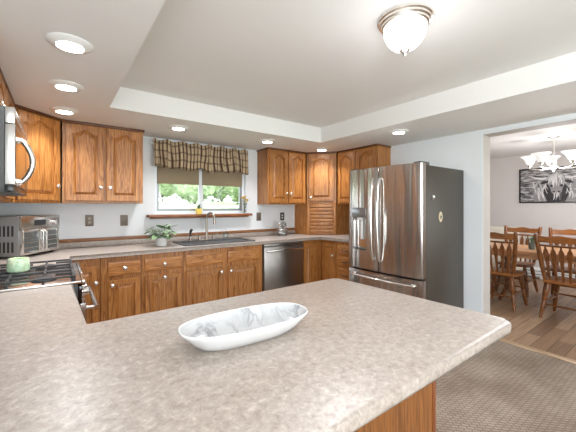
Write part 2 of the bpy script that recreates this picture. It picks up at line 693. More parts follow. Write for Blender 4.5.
def loft(bm, loops, cap0=True, cap1=True):
    rings = [[bm.verts.new(p) for p in l] for l in loops]
    n = len(rings[0])
    for a, b in zip(rings, rings[1:]):
        for k in range(n):
            j = (k + 1) % n
            bm.faces.new((a[k], a[j], b[j], b[k]))
    if cap0:
        bm.faces.new(rings[0][::-1])
    if cap1:
        bm.faces.new(rings[-1])
    return rings


def obj(name, bm, mat, parent=None, loc=None, smooth=True, ang=38, kind=None, label=None):
    bmesh.ops.recalc_face_normals(bm, faces=bm.faces[:])
    me = bpy.data.meshes.new(name)
    bm.to_mesh(me)
    bm.free()
    for mm in (mat if isinstance(mat, (list, tuple)) else [mat]):
        me.materials.append(mm)
    if smooth:
        me.shade_smooth()
        me.set_sharp_from_angle(angle=R(ang))
    o = bpy.data.objects.new(name, me)
    COL.objects.link(o)
    if parent:
        o.parent = parent
    if loc:
        o.location = loc
    if kind:
        o['kind'] = kind
    if label:
        o['label'] = label
    return o


def tag(o, label, cat, group=None):
    o['label'] = label
    o['category'] = cat
    if group:
        o['group'] = group
    return o


def thing(name, label, cat, loc=(0, 0, 0), rz=0.0, group=None):
    o = bpy.data.objects.new(name, None)
    o.empty_display_size = 0.05
    COL.objects.link(o)
    o.location = loc
    o.rotation_euler = (0, 0, rz)
    return tag(o, label, cat, group)


def copy_tree(o, parent=None):
    c = o.copy()
    COL.objects.link(c)
    if parent:
        c.parent = parent
    for ch in list(o.children):
        copy_tree(ch, c)
    return c


def struct(name, bm, mat, parent=None, **k):
    return obj(name, bm, mat, parent, kind='structure' if parent is None else None, **k)


def bool_cut(o, x0, x1, y0, y1, z0, z1):
    b = NB()
    bx(b, x0, x1, y0, y1, z0, z1)
    bmesh.ops.recalc_face_normals(b, faces=b.faces[:])
    me = bpy.data.meshes.new('cutter')
    b.to_mesh(me)
    b.free()
    co = bpy.data.objects.new('cutter', me)
    COL.objects.link(co)
    if o.parent:
        co.parent = o.parent
    md = o.modifiers.new('cut', 'BOOLEAN')
    md.operation = 'DIFFERENCE'
    md.solver = 'EXACT'
    md.object = co
    bpy.context.view_layer.update()
    dg = bpy.context.evaluated_depsgraph_get()
    nm = bpy.data.meshes.new_from_object(o.evaluated_get(dg))
    o.modifiers.clear()
    o.data = nm
    bpy.data.objects.remove(co)
    nm.shade_smooth()
    nm.set_sharp_from_angle(angle=R(38))


# ------------------------------------------------------------------ dimensions of the room
XL, XR, YB = -0.577, 3.60, 3.86      # left, right and back wall faces
ZS, ZT = 2.149, 2.335                # soffit and tray ceiling heights
YF = -3.5                            # wall behind the camera
RT = 0.18                            # thickness of the wall with the dining opening
XD = 7.24                            # far dining wall
CT = 0.914                           # worktop height
UB = 1.37                            # bottom of wall cabinets

# ------------------------------------------------------------------ setting: kitchen shell
b = NB()
bx(b, XL - 0.12, XR - 0.07, YF - 0.12, YB + 0.12, -0.1, 0)
struct('floor', b, CARPET, smooth=False)
b = NB()
bx(b, XR, XD + 0.12, -1.62, YB + 0.12, -0.1, 0.0)
struct('floor', b, PLANKS, smooth=False)
b = NB()
bx(b, XR - 0.07, XR + 0.0, -0.6, 1.4, -0.1, 0.008, 0.003)
struct('trim_1', b, THRESH)

# back wall with the sink window opening
WX0, WX1, WZ0, WZ1 = 0.915, 2.125, 1.245, 2.06
b = NB()
bx(b, XL - 0.12, WX0, YB, YB + 0.14, 0, 2.5)
bx(b, WX1, XR + RT, YB, YB + 0.14, 0, 2.5)
bx(b, WX0, WX1, YB, YB + 0.14, 0, WZ0)
bx(b, WX0, WX1, YB, YB + 0.14, WZ1, 2.5)
struct('wall_back', b, WALL, smooth=False)
# left wall (with an unseen window added just behind the camera for side light)
b = NB()
bx(b, XL - 0.12, XL, -0.2, YB, 0, 2.5)
bx(b, XL - 0.12, XL, YF, -1.5, 0, 2.5)
bx(b, XL - 0.12, XL, -1.5, -0.2, 0, 1.0)
bx(b, XL - 0.12, XL, -1.5, -0.2, 2.05, 2.5)
struct('wall_left', b, WALL, smooth=False)
# right wall with the opening to the dining room
b = NB()
bx(b, XR, XR + RT, 1.4, YB, 0, 2.5)
bx(b, XR, XR + RT, YF, -0.6, 0, 2.5)
bx(b, XR, XR + RT, -0.6, 1.4, 2.097, 2.5)
struct('wall_right', b, WALL, smooth=False)
b = NB()
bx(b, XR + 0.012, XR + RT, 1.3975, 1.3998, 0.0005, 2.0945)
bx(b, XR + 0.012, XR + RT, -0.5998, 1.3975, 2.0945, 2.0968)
struct('trim_3', b, paint('jamb_shade_tone', srgb(184, 176, 169)), smooth=False)  # thin liner added in a darker wall tone to carry the jamb's shade
# wall behind the camera with the patio door opening
b = NB()
bx(b, XL - 0.12, 0.0, YF - 0.12, YF, 0, 2.5)
bx(b, 3.0, XR + RT, YF - 0.12, YF, 0, 2.5)
bx(b, 0.0, 3.0, YF - 0.12, YF, 2.1, 2.5)
struct('wall_front', b, WALL, smooth=False)
# ceiling: dropped soffit all round and a raised tray
TX0, TX1, TY0, TY1 = 0.34, 2.679, -1.2, 2.904
b = NB()
bx(b, XL - 0.12, TX0, YF - 0.12, YB + 0.12, ZS, 2.5)
bx(b, TX1, XR + RT, YF - 0.12, YB + 0.12, ZS, 2.5)
bx(b, TX0, TX1, TY1, YB + 0.12, ZS, 2.5)
bx(b, TX0, TX1, YF - 0.12, TY0, ZS, 2.5)
bx(b, TX0, TX1, TY0, TY1, ZT, 2.5)
struct('ceiling', b, CEIL, smooth=False)
# dining room
b = NB()
bx(b, XR + RT, XD + 0.12, -1.62, YB + 0.12, ZT, 2.5)
struct('ceiling', b, CEIL, smooth=False)
b = NB()
bx(b, XD, XD + 0.12, -1.62, YB + 0.12, 0, ZT)
struct('wall_dining_far', b, WALL_DIN, smooth=False)
b = NB()
bx(b, XR + RT, XD, YB, YB + 0.12, 0, ZT)
struct('wall_dining_left', b, WALL_DIN, smooth=False)
b = NB()
bx(b, XR + RT, 4.5, -1.62, -1.5, 0, ZT)
bx(b, 6.5, XD, -1.62, -1.5, 0, ZT)
bx(b, 4.5, 6.5, -1.62, -1.5, 0, 0.75)
bx(b, 4.5, 6.5, -1.62, -1.5, 2.15, ZT)
struct('wall_dining_right', b, WALL_DIN, smooth=False)
b = NB()
bx(b, XR + RT, XR + RT + 0.015, 1.42, YB, 0, 0.09)
bx(b, XD - 0.015, XD, -1.5, YB, 0, 0.1)
struct('baseboard_dining', b, TRIM)
b = NB()
bx(b, XR - 0.014, XR, 1.4, 1.56, 0, 0.09, 0.003)
struct('baseboard_right', b, TRIM)

# unseen patio door and windows, put in to go with the fill lamps
def plain_window(name, axis, c0, c1, pos, z0, z1, n):
    fr = NB()
    gl = NB()
    def B(m, a0, a1, d, zz0, zz1):
        if axis == 'x':
            bx(m, a0, a1, pos - d, pos + d, zz0, zz1)
        else:
            bx(m, pos - d, pos + d, a0, a1, zz0, zz1)
    B(fr, c0, c1, 0.03, z0, z0 + 0.06)
    B(fr, c0, c1, 0.03, z1 - 0.06, z1)
    for i in range(n + 1):
        a = c0 + (c1 - c0 - 0.06) * i / n
        B(fr, a, a + 0.06, 0.03, z0 + 0.06, z1 - 0.06)
    for i in range(n):
        a = c0 + (c1 - c0 - 0.06) * i / n
        B(gl, a + 0.06, a + (c1 - c0 - 0.06) / n, 0.004, z0 + 0.06, z1 - 0.06)
    f = struct(name, fr, VINYL)
    obj('window_pane', gl, PANE, f)


plain_window('door_1', 'x', 0.0, 3.0, YF - 0.06, 0.0, 2.1, 2)
plain_window('added_side_window', 'y', -1.5, -0.2, XL - 0.06, 1.0, 2.05, 2)
plain_window('window_3', 'x', 4.5, 6.5, -1.56, 0.75, 2.15, 3)

# sink window: slider with a grey aluminium track, two sashes
fr = NB()
FY = YB + 0.075
bx(fr, WX0, WX1, FY - 0.03, FY + 0.05, WZ0, WZ0 + 0.035)
bx(fr, WX0, WX1, FY - 0.03, FY + 0.05, WZ1 - 0.035, WZ1)
bx(fr, WX0, WX0 + 0.035, FY - 0.03, FY + 0.05, WZ0 + 0.035, WZ1 - 0.035)
bx(fr, WX1 - 0.035, WX1, FY - 0.03, FY + 0.05, WZ0 + 0.035, WZ1 - 0.035)
win = struct('window_1', fr, VINYL)
MXM = 1.49
for (a0, a1, yy, mt) in ((WX0 + 0.035, MXM + 0.02, FY + 0.02, ALU), (MXM - 0.02, WX1 - 0.035, FY - 0.012, VINYL)):
    s = NB()
    bx(s, a0, a1, yy - 0.013, yy + 0.013, WZ0 + 0.036, WZ0 + 0.07)
    bx(s, a0, a1, yy - 0.013, yy + 0.013, WZ1 - 0.07, WZ1 - 0.036)
    bx(s, a0, a0 + 0.035, yy - 0.013, yy + 0.013, WZ0 + 0.07, WZ1 - 0.07)
    bx(s, a1 - 0.035, a1, yy - 0.013, yy + 0.013, WZ0 + 0.07, WZ1 - 0.07)
    so = obj('sash', s, ALU, win)
    g = NB()
    bx(g, a0 + 0.035, a1 - 0.035, yy - 0.002, yy + 0.002, WZ0 + 0.07, WZ1 - 0.07)
    obj('window_pane', g, PANE, so)
s = NB()
bx(s, MXM - 0.028, MXM + 0.03, FY - 0.034, FY - 0.026, WZ0 + 0.036, WZ1 - 0.036)
obj('meeting_rail', s, VINYL, win)
# wooden sill board with horns and apron
s = NB()
sp = [(0.83, YB - 0.105), (2.175, YB - 0.105), (2.195, YB - 0.06), (2.175, YB), (0.83, YB), (0.81, YB - 0.06)]
prism(s, sp, 1.213, 1.243, 0.006)
bx(s, 0.86, 2.14, YB - 0.06, YB, 1.195, 1.213, 0.004)
struct('trim_2', s, SILL_WOOD)

# woven shades, one behind each pane
for i, (a0, a1, lab) in enumerate(((0.955, 1.462, 'tan woven roll shade half drawn behind left window pane'), (1.505, 2.085, 'tan woven roll shade half drawn behind right window pane'))):
    sh = thing('roller_blind', lab, 'blind', (0.5 * (a0 + a1), YB + 0.035, 1.63), 0, 'woven window shades')
    w = (a1 - a0) / 2
    s = NB()
    N = 24
    loops = []
    bx(s, -w, w, -0.003, 0.003, 0.0, 0.40)
    obj('shade_cloth', s, WOVEN, sh)
    s = NB()
    bx(s, -w, w, -0.006, 0.006, -0.016, 0.0, 0.003)
    obj('hem_bar', s, WOVEN, sh)

# plaid valance: gathered cloth on a rod
VAL = thing('window_valance', 'gathered brown plaid valance hanging across the top of the sink window', 'curtain', (0.88, YB - 0.02, 2.1))
vb = NB()
uvl = vb.loops.layers.uv.new('UVMap')
NXV, NZV = 220, 14
L = 1.235
grid = []
for i in range(NXV + 1):
    col = []
    u = i / NXV
    w1 = 0.9 * math.sin(5.3 * u + 0.6) + 0.6 * math.sin(13.1 * u)
    ph = 2 * PI * 15 * u + 1.6 * w1
    big = 0.6 + 0.4 * math.sin(9.0 * u + 1.0)
    for j in range(NZV + 1):
        v = j / NZV
        zz = 0.016 - 0.325 * v
        amp = (0.011 if v < 0.2 else 0.013 + 0.02 * (v - 0.2)) * big
        dy = -0.068 - amp * math.sin(ph + 0.5 * v * math.sin(11 * u)) - 0.006 * math.sin(2.3 * ph + 1) - 0.012 * v
        dx = L * u + 0.009 * math.cos(ph) * v * big
        # gathered tuck a little right of the middle
        g = math.exp(-((u - 0.53) / 0.045) ** 2)
        zz += (0.012 * math.sin(ph * 0.5 + 1) * (1 - v) + 0.009 * math.sin(17 * u) * v + 0.012 * math.sin(ph * 0.33) * v - 0.025 * g * v)
        dx += -0.035 * g * (u - 0.53) / 0.045 * math.sin(PI * min(1, v * 1.2))
        dy -= 0.022 * g
        col.append(vb.verts.new((dx, dy, zz)))
    grid.append(col)
uvm = {}
for i in range(NXV + 1):
    for j in range(NZV + 1):
        uvm[grid[i][j]] = (i / NXV * 2.3 + 0.012 * math.sin(9 * i / NXV + 4 * j / NZV), j / NZV * 0.33 + 0.01 * math.sin(25 * i / NXV))
for i in range(NXV):
    for j in range(NZV):
        f = vb.faces.new((grid[i][j], grid[i][j + 1], grid[i + 1][j + 1], grid[i + 1][j]))
        for lp in f.loops:
            lp[uvl].uv = uvm[lp.vert]
vo = obj('gathered_cloth', vb, PLAID, VAL, ang=180)
sm = vo.modifiers.new('thick', 'SOLIDIFY')
sm.thickness = 0.003
s = NB()
tube(s, [(-0.012, -0.036, -0.03), (1.247, -0.036, -0.03)], 0.006, 10)
lathe(s, [(0, -0.02), (0.012, -0.015), (0.012, 0), (0, 0.004)], (-0.012, -0.036, -0.03), 12, 'x')
for xx in (0.01, 1.22):
    bx(s, xx - 0.006, xx + 0.006, -0.042, 0.0195, -0.04, -0.02)
obj('curtain_rod', s, WHITE_PL, VAL)

# ------------------------------------------------------------------ lights of the room
def can_light(x, y, label, z=ZS):
    t = thing('recessed_light', label, 'ceiling light', (x, y, z), 0, 'recessed ceiling lights')
    s = NB()
    lathe(s, [(0.06, -0.001), (0.098, -0.001), (0.1, -0.004), (0.096, -0.008), (0.08, -0.012), (0.062, -0.02), (0.058, -0.022), (0.056, -0.012), (0.058, -0.001)], seg=32)
    obj('trim_ring', s, WHITE_PL, t)
    s = NB()
    lathe(s, [(0.0, -0.0235), (0.04, -0.0232), (0.0565, -0.0215), (0.0555, -0.006), (0, -0.006)], seg=32)
    obj('lamp_lens', s, LENS, t)
    area_light('can_lamp', (0, 0, -0.026), (0, 0, 0), 0.11, 0.11, POWER_CAN, WARM, 'DISK', t, 118)
    return t


for x, y, lab in ((0.05, 1.88, 'recessed ceiling light nearest the camera, over the counter left of the range'),
                  (0.045, 2.545, 'recessed ceiling light in front of the microwave, second in the left row'),
                  (0.045, 3.21, 'recessed ceiling light before the diagonal corner cabinet at left'),
                  (0.99, 3.21, 'recessed ceiling light just left of the plaid window valance'),
                  (2.07, 3.21, 'recessed ceiling light just left of the right-hand wall cabinets'),
                  (2.985, 3.22, 'recessed ceiling light in front of the corner cabinet with tambour garage'),
                  (2.945, 1.965, 'recessed ceiling light directly over the steel refrigerator')):
    can_light(x, y, lab)

DL = thing('ceiling_dome_light', 'flush ceiling light with fluted white glass bowl and nickel ring', 'ceiling light', (1.485, 0.955, ZT))
s = NB()
lathe(s, [(0, -0.0005), (0.134, -0.0005), (0.139, -0.005), (0.139, -0.013), (0.131, -0.018), (0.131, -0.028), (0.122, -0.033), (0.120, -0.042), (0.112, -0.045), (0.108, -0.04), (0, -0.04)], seg=48)
obj('mounting_ring', s, NICKEL_L, DL)
s = NB()
lathe(s, [(0.108, -0.041), (0.110, -0.055), (0.108, -0.078), (0.099, -0.105), (0.082, -0.132), (0.060, -0.152), (0.036, -0.162), (0.0, -0.165)], seg=96, flute=(24, 0.012))
obj('glass_bowl', s, DOME, DL)
s = NB()
lathe(s, [(0.0, -0.163), (0.022, -0.163), (0.026, -0.169), (0.02, -0.175), (0.009, -0.179), (0.007, -0.186), (0.011, -0.191), (0.007, -0.198), (0, -0.2)], seg=20)
obj('finial', s, NICKEL, DL)
area_light('dome_lamp', (0, 0, -0.205), (0, 0, 0), 0.15, 0.15, POWER_DOME, (0.95, 0.96, 1.0), 'DISK', DL)
pl = bpy.data.lights.new('dome_glow', 'POINT')
pl.energy = 1.6
pl.shadow_soft_size = 0.1
pl.color = (0.95, 0.96, 1.0)
po = bpy.data.objects.new('dome_glow', pl)
po.location = (0, 0, -0.31)
po.parent = DL
COL.objects.link(po)


# ------------------------------------------------------------------ cabinets
def arch(x0, x1, z0, z1, rise, n=18):
    pts = [(x0, z0), (x1, z0)]
    for i in range(n + 1):
        t = 1 - 2 * i / n                      # right to left
        if rise > 0:
            a = abs(t)
            if a < 0.8:
                k = 0.5 + 0.5 * math.cos(PI * a / 0.8)
            else:
                k = 0.0
            z = z1 - rise + rise * k
        else:
            z = z1
        pts.append((0.5 * (x0 + x1) + 0.5 * (x1 - x0) * t, z))
    return pts


def door_mesh(w, h, rise=0.0, st=0.052, th=0.021, grain=True):
    """raised-panel door, x 0..w, z 0..h, front at y=-th, back at y=0"""
    s = NB()
    n = 18
    outer0 = arch(0.004, w - 0.004, 0.004, h - 0.004, 0, n)
    outer1 = arch(0, w, 0, h, 0, n)
    inn = arch(st, w - st, st, h - st * 0.85, rise, n)
    inn2 = arch(st + 0.002, w - st - 0.002, st + 0.002, h - st * 0.85 - 0.002, rise, n)
    inn3 = arch(st + 0.013, w - st - 0.013, st + 0.013, h - st * 0.85 - 0.013, rise, n)
    pan = arch(st + 0.034, w - st - 0.034, st + 0.034, h - st * 0.85 - 0.034, rise, n)
    def L(p, y):
        return [(a, y, c) for a, c in p]
    loft(s, [L(outer1, 0), L(outer1, -th + 0.004), L(outer0, -th), L(inn, -th), L(inn2, -th + 0.0155), L(inn3, -th + 0.0145), L(pan, -th + 0.002)])
    return s


def drawer_mesh(w, h, th=0.019):
    s = NB()
    def L(d, y):
        return [(d, y, d), (w - d, y, d), (w - d, y, h - d), (d, y, h - d)]
    loft(s, [L(0, 0), L(0, -th + 0.006), L(0.004, -th + 0.004), L(0.018, -th + 0.001), L(0.02, -th)])
    return s


def knob_mesh():
    s = NB()
    lathe(s, [(0, 0), (0.007, 0), (0.007, -0.010), (0.011, -0.014), (0.019, -0.018), (0.02, -0.025), (0.014, -0.031), (0, -0.033)], seg=18, axis='y')
    return s


def carcass(w, d, z0, z1, face=0.019, toe=0.0):
    s = NB()
    t = 0.016
    bx(s, 0.0005, t, face, d, z0, z1)
    bx(s, w - t, w - 0.0005, face, d, z0, z1)
    bx(s, t, w - t, d - 0.006, d, z0, z1)
    bx(s, t, w - t, face, d - 0.006, z0, z0 + t)
    if z0 > 1:
        bx(s, t, w - t, face, d - 0.006, z1 - t, z1)
    return s


def add_door(parent, x0, x1, z0, z1, rise=0.0, knob=None, name='door', mat=None):
    """knob: (fx, fz) offset from door's lower left corner in metres"""
    d = obj(name, door_mesh(x1 - x0, z1 - z0, rise), mat or OAK_Z, parent, (x0, -0.0005, z0), ang=25)
    if knob:
        obj('knob', knob_mesh(), NICKEL_L, d, (knob[0], -0.0215, knob[1]), label='round satin nickel knob')
    return d


def add_drawer(parent, x0, x1, z0, z1, knob=True):
    d = obj('drawer_front', drawer_mesh(x1 - x0, z1 - z0), OAK_X, parent, (x0, -0.0005, z0), ang=25)
    if knob:
        obj('knob', knob_mesh(), NICKEL_L, d, ((x1 - x0) / 2, -0.0195, (z1 - z0) / 2), label='round satin nickel knob')
    return d


def face_frame(parent, w, z0, z1, th=0.019):
    s = NB()
    bx(s, 0.0005, w - 0.0005, 0, th, z0, z1)
    obj('face_frame', s, OAK_Z, parent, smooth=False)


def crown(parent, w, d0=0.0, left=False, right=False, dep=0.3):
    s = NB()
    bx(s, -0.004 * left, w + 0.004 * right, -0.024, 0.0, ZS - 0.022, ZS - 0.0006, 0.004)
    if left:
        bx(s, -0.012, -0.0002, -0.024, dep, ZS - 0.022, ZS - 0.0006, 0.004)
    if right:
        bx(s, w + 0.0002, w + 0.012, -0.024, dep, ZS - 0.022, ZS - 0.0006, 0.004)
    obj('top_moulding', s, OAK_DK, parent)


ZC = ZS - 0.0006
# --- wall cabinets
YU = 3.555 + 0.019          # face frame plane of back wall cabinets
UD = YB - YU - 0.001
GRPU = 'oak wall cabinets'


def wall_cab(label, loc, rz, w, doors, z0=UB, dep=0.285, left=False, right=False, rise=0.045, zdoor=None):
    t = thing('wall_cabinet', label, 'cabinet', loc, rz, GRPU)
    obj('cabinet_box', carcass(w, dep, z0, ZC), OAK_Z, t, smooth=False)
    face_frame(t, w, z0, ZC)
    for (a0, a1, kn) in doors:
        zz0 = z0 + 0.022
        hh = ZC - 0.028 - zz0
        k = None
        if kn:
            k = ((a1 - a0) - 0.028 if kn == 'r' else 0.028, 0.13 if hh > 0.4 else 0.06)
        add_door(t, a0, a1, zz0, zz0 + hh, rise, k)
    crown(t, w, 0, left, right, dep)
    return t


wall_cab('two-door oak wall cabinet left of the sink window', (0.034, YU, 0), 0, 0.696, ((0.022, 0.335, 'r'), (0.358, 0.674, 'l')), right=True)
wall_cab('two-door oak wall cabinet right of the sink window', (2.314, YU, 0), 0, 0.668, ((0.02, 0.325, 'r'), (0.345, 0.65, 'l')), left=True)
wall_cab('two-door oak wall cabinet partly hidden behind the refrigerator top', (3.298 + 0.019, 3.232, 0), R(-90), 0.706, ((0.02, 0.335, 'r'), (0.36, 0.686, 'l')), dep=0.28, right=True)
wall_cab('short oak wall cabinet above the microwave', (-0.272 - 0.019, 1.95, 0), R(90), 0.758, ((0.02, 0.37, 'r'), (0.39, 0.738, 'l')), z0=1.815, rise=0.03)
wall_cab('narrow oak wall cabinet between microwave and diagonal corner cabinet', (-0.272 - 0.019, 2.712, 0), R(90), 0.518, ((0.02, 0.498, 'l'),))


def diag_cab(label, loc, rz, poly, w, z0, z1, door, knob, garage=False):
    t = thing('corner_cabinet', label, 'cabinet', loc, rz, GRPU)
    s = NB()
    prism(s, poly, z0, z1)
    obj('cabinet_box', s, OAK_Z, t, smooth=False)
    face_frame(t, w, z0, z1)
    add_door(t, door[0], door[1], door[2], door[3], 0.045, knob)
    crown(t, w)
    return t


def to_local(pts, loc, rz):
    c, s_ = math.cos(-rz), math.sin(-rz)
    return [((x - loc[0]) * c - (y - loc[1]) * s_, (x - loc[0]) * s_ + (y - loc[1]) * c) for x, y in pts]


# left corner (diagonal)
a = Vector((-0.272, 3.25))
c = Vector((0.033, 3.555))
off = Vector((-0.01344, 0.01344))
p0 = a + off
wdi = (c - a).length
poly = [(0, 0.0195), (wdi, 0.0195)]
back = to_local([(0.0325, YB - 0.001), (XL + 0.001, YB - 0.001), (XL + 0.001, 3.2505)], p0, R(45))
poly = [(0.001, 0.0195), (wdi - 0.001, 0.0195)] + back
diag_cab('diagonal oak corner wall cabinet above the toaster oven', (p0.x, p0.y, 0), R(45), poly, wdi, UB, ZC, (0.02, wdi - 0.03, UB + 0.022, ZC - 0.03), (wdi - 0.078, 0.13))
# right corner with the tambour garage down to the worktop
a = Vector((2.993, 3.555))
c = Vector((3.298, 3.25))
off = Vector((0.01344, 0.01344))
p0 = a + off
wdi = (c - a).length
back = to_local([(XR - 0.001, 3.2505), (XR - 0.001, YB - 0.001), (2.9935, YB - 0.001)], p0, R(-45))
poly = [(0.001, 0.0195), (wdi - 0.001, 0.0195)] + back
t = diag_cab('diagonal oak corner cabinet with tambour appliance garage standing on the counter', (p0.x, p0.y, 0), R(-45), poly, wdi, CT + 0.0015, ZC, (0.03, wdi - 0.03, UB + 0.05, ZC - 0.03), (0.028, 0.05))
s = NB()
z = CT + 0.03
nsl = 8
hs = (UB - 0.0 - z) / nsl
for i in range(nsl):
    bx(s, 0.045, wdi - 0.045, -0.016, 0.0, z + i * hs + 0.003, z + (i + 1) * hs - 0.003, 0.009, 3)
bx(s, 0.045, wdi - 0.045, -0.014, 0.0, CT + 0.004, CT + 0.028, 0.004)
obj('tambour_door', s, OAK_X, t)
s = NB()
bx(s, 0.0, 0.042, -0.012, 0, CT + 0.002, UB + 0.035, 0.003)
bx(s, wdi - 0.042, wdi, -0.012, 0, CT + 0.002, UB + 0.035, 0.003)
bx(s, 0.042, wdi - 0.042, -0.012, 0, UB + 0.004, UB + 0.035, 0.003)
obj('garage_frame', s, OAK_Z, t)

# --- base cabinets
YBF = 3.266                # face frame plane of the back run
GRPB = 'oak base cabinets'
DZ0, DZ1, RZ0, RZ1 = 0.125, 0.655, 0.70, 0.825


def base_cab(label, loc, rz, w, dep=0.59, top=0.8755):
    t = thing('base_cabinet', label, 'cabinet', loc, rz, GRPB)
    obj('cabinet_box', carcass(w, dep, 0.1, top), OAK_Z, t, smooth=False)
    face_frame(t, w, 0.1, top)
    s = NB()
    bx(s, 0.002, w - 0.002, 0.06, dep - 0.02, 0.0, 0.1)
    obj('toe_kick', s, OAK_DK, t)
    return t


t = base_cab('narrow oak base cabinet in the corner behind the range', (0.082, YBF, 0), 0, 0.226)
add_door(t, 0.024, 0.213, DZ0, 0.80, 0, (0.166, 0.53))
t = base_cab('oak base cabinet with drawer, nearest the range', (0.312, YBF, 0), 0, 0.346)
add_drawer(t, 0.058, 0.33, RZ0, RZ1)
add_door(t, 0.058, 0.33, DZ0, DZ1, 0, (0.03, DZ1 - DZ0 - 0.04))
t = base_cab('oak base cabinet under the potted plant, knob at top middle of its door', (0.66, YBF, 0), 0, 0.396)
add_drawer(t, 0.022, 0.382, RZ0, RZ1)
add_door(t, 0.022, 0.382, DZ0, DZ1, 0, (0.18, DZ1 - DZ0 - 0.025))
t = base_cab('wide oak base cabinet under the sink with two false drawer fronts', (1.058, YBF, 0), 0, 0.972)
add_drawer(t, 0.025, 0.446, RZ0, RZ1, False)
add_drawer(t, 0.505, 0.92, RZ0, RZ1, False)
add_door(t, 0.025, 0.446, DZ0, DZ1, 0, (0.392, DZ1 - DZ0 - 0.05))
add_door(t, 0.505, 0.92, DZ0, DZ1, 0, (0.03, DZ1 - DZ0 - 0.05))
# corner base with two leaves
XBF = 3.016
t = thing('corner_base_cabinet', 'oak corner base cabinet with folding leaf doors right of dishwasher', 'cabinet', (2.675, YBF, 0), 0, GRPB)
s = NB()
bx(s, 0, XR - 2.675 - 0.002, 0.02, YB - YBF - 0.002, 0.1, 0.8755)
bx(s, XBF - 2.675 + 0.02, XR - 2.675 - 0.002, 2.955 - YBF, 0.02, 0.1, 0.8755)
obj('cabinet_box', s, OAK_Z, t, smooth=False)
s = NB()
bx(s, 0, XBF - 2.675, 0.0, 0.019, 0.1, 0.8755)
bx(s, XBF - 2.675, XBF - 2.675 + 0.019, 2.955 - YBF, 0.019, 0.1, 0.8755)
obj('face_frame', s, OAK_Z, t, smooth=False)
s = NB()
bx(s, 0.002, XR - 2.675 - 0.004, 0.08, YB - YBF - 0.004, 0, 0.1)
bx(s, XBF - 2.675 + 0.08, XR - 2.675 - 0.004, 2.96 - YBF, 0.08, 0, 0.1)
obj('toe_kick', s, OAK_DK, t)
add_door(t, 0.012, 0.318, DZ0, 0.825, 0)
d = add_door(t, 0, 0.27, DZ0, 0.825, 0, (0.235, 0.55))
d.location = (XBF - 2.675 - 0.0005, -0.022, DZ0)
d.rotation_euler = (0, 0, R(-90))
t = base_cab('oak drawer stack between corner cabinet and refrigerator', (XBF, 2.954, 0), R(-90), 0.43, 0.575)
for z0, z1 in ((0.125, 0.32), (0.34, 0.53), (0.55, 0.68), (0.70, 0.825)):
    d = add_drawer(t, 0.02, 0.41, z0, z1, False)
    s = NB()
    tube(s, [(0.10, 0, (z1 - z0) / 2), (0.105, -0.02, (z1 - z0) / 2), (0.145, -0.028, (z1 - z0) / 2 - 0.002), (0.185, -0.02, (z1 - z0) / 2), (0.19, 0, (z1 - z0) / 2)], 0.006, 8)
    obj('pull', s, PLATE_DK, d, (0, -0.0185, 0), label='dark bow pull')
# left run
t = base_cab('oak base cabinet on left wall between range and corner', (0.052, 2.782, 0), R(90), 0.45, 0.62)
add_door(t, 0.03, 0.42, DZ0, DZ1, 0, (0.35, 0.49))
add_drawer(t, 0.03, 0.42, RZ0, RZ1)
t = base_cab('oak base cabinet on left wall between range and peninsula', (0.052, 1.30, 0), R(90), 0.765, 0.62)
add_door(t, 0.03, 0.33, DZ0, DZ1, 0, (0.27, 0.49))
add_door(t, 0.345, 0.735, DZ0, DZ1, 0, (0.03, 0.49))
add_drawer(t, 0.03, 0.735, RZ0, RZ1)
# peninsula base: finished oak back panel towards the camera
PY0, PY1, PX1 = 0.60, 1.285, 1.137
t = thing('peninsula_cabinet', 'oak peninsula cabinet below the big foreground counter', 'cabinet', (XL + 0.002, PY0, 0))
W_ = PX1 - XL - 0.002
s = NB()
bx(s, 0, W_ - 0.019, 0.019, PY1 - PY0, 0.0, 0.8755)
obj('cabinet_box', s, OAK_Z, t, smooth=False)
s = NB()
x = 0.0
while x < W_ - 0.03:
    x1 = min(x + 0.19, W_ - 0.02)
    bx(s, x + 0.0005, x1 - 0.0005, 0.004, 0.019, 0.0, 0.8755, 0.0015, 1)
    x = x1
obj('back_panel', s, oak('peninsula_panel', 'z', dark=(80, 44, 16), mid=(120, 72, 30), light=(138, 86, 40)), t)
s = NB()
bx(s, W_ - 0.019, W_, 0.0, PY1 - PY0, 0.0, 0.8755, 0.003)
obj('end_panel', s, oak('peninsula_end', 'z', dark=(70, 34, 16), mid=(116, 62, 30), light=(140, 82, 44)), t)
add = NB()


# --- worktops
def arc_pts(cx, cy, r, a0, a1, n=8):
    return [(cx + r * math.cos(R(a0 + (a1 - a0) * i / n)), cy + r * math.sin(R(a0 + (a1 - a0) * i / n))) for i in range(n + 1)]


CF = 0.070
px1, pyn, pyf = 1.352, 0.421, 1.308
px2 = 1.326
poly = [(XL + 0.0015, pyn)] + arc_pts(px1 - 0.03, pyn + 0.03, 0.03, -90, 0) + arc_pts(px2 - 0.02, pyf - 0.02, 0.02, 0, 90, 5) + \
       [(CF + 0.015, pyf), (CF, pyf + 0.015), (CF, 2.066), (XL + 0.0015, 2.066)]
s = NB()
prism(s, poly, 0.8765, CT, 0.013, 4)
o = tag(obj('peninsula_worktop', s, LAM, ang=60), 'large mottled beige laminate worktop of the peninsula in the foreground', 'countertop')

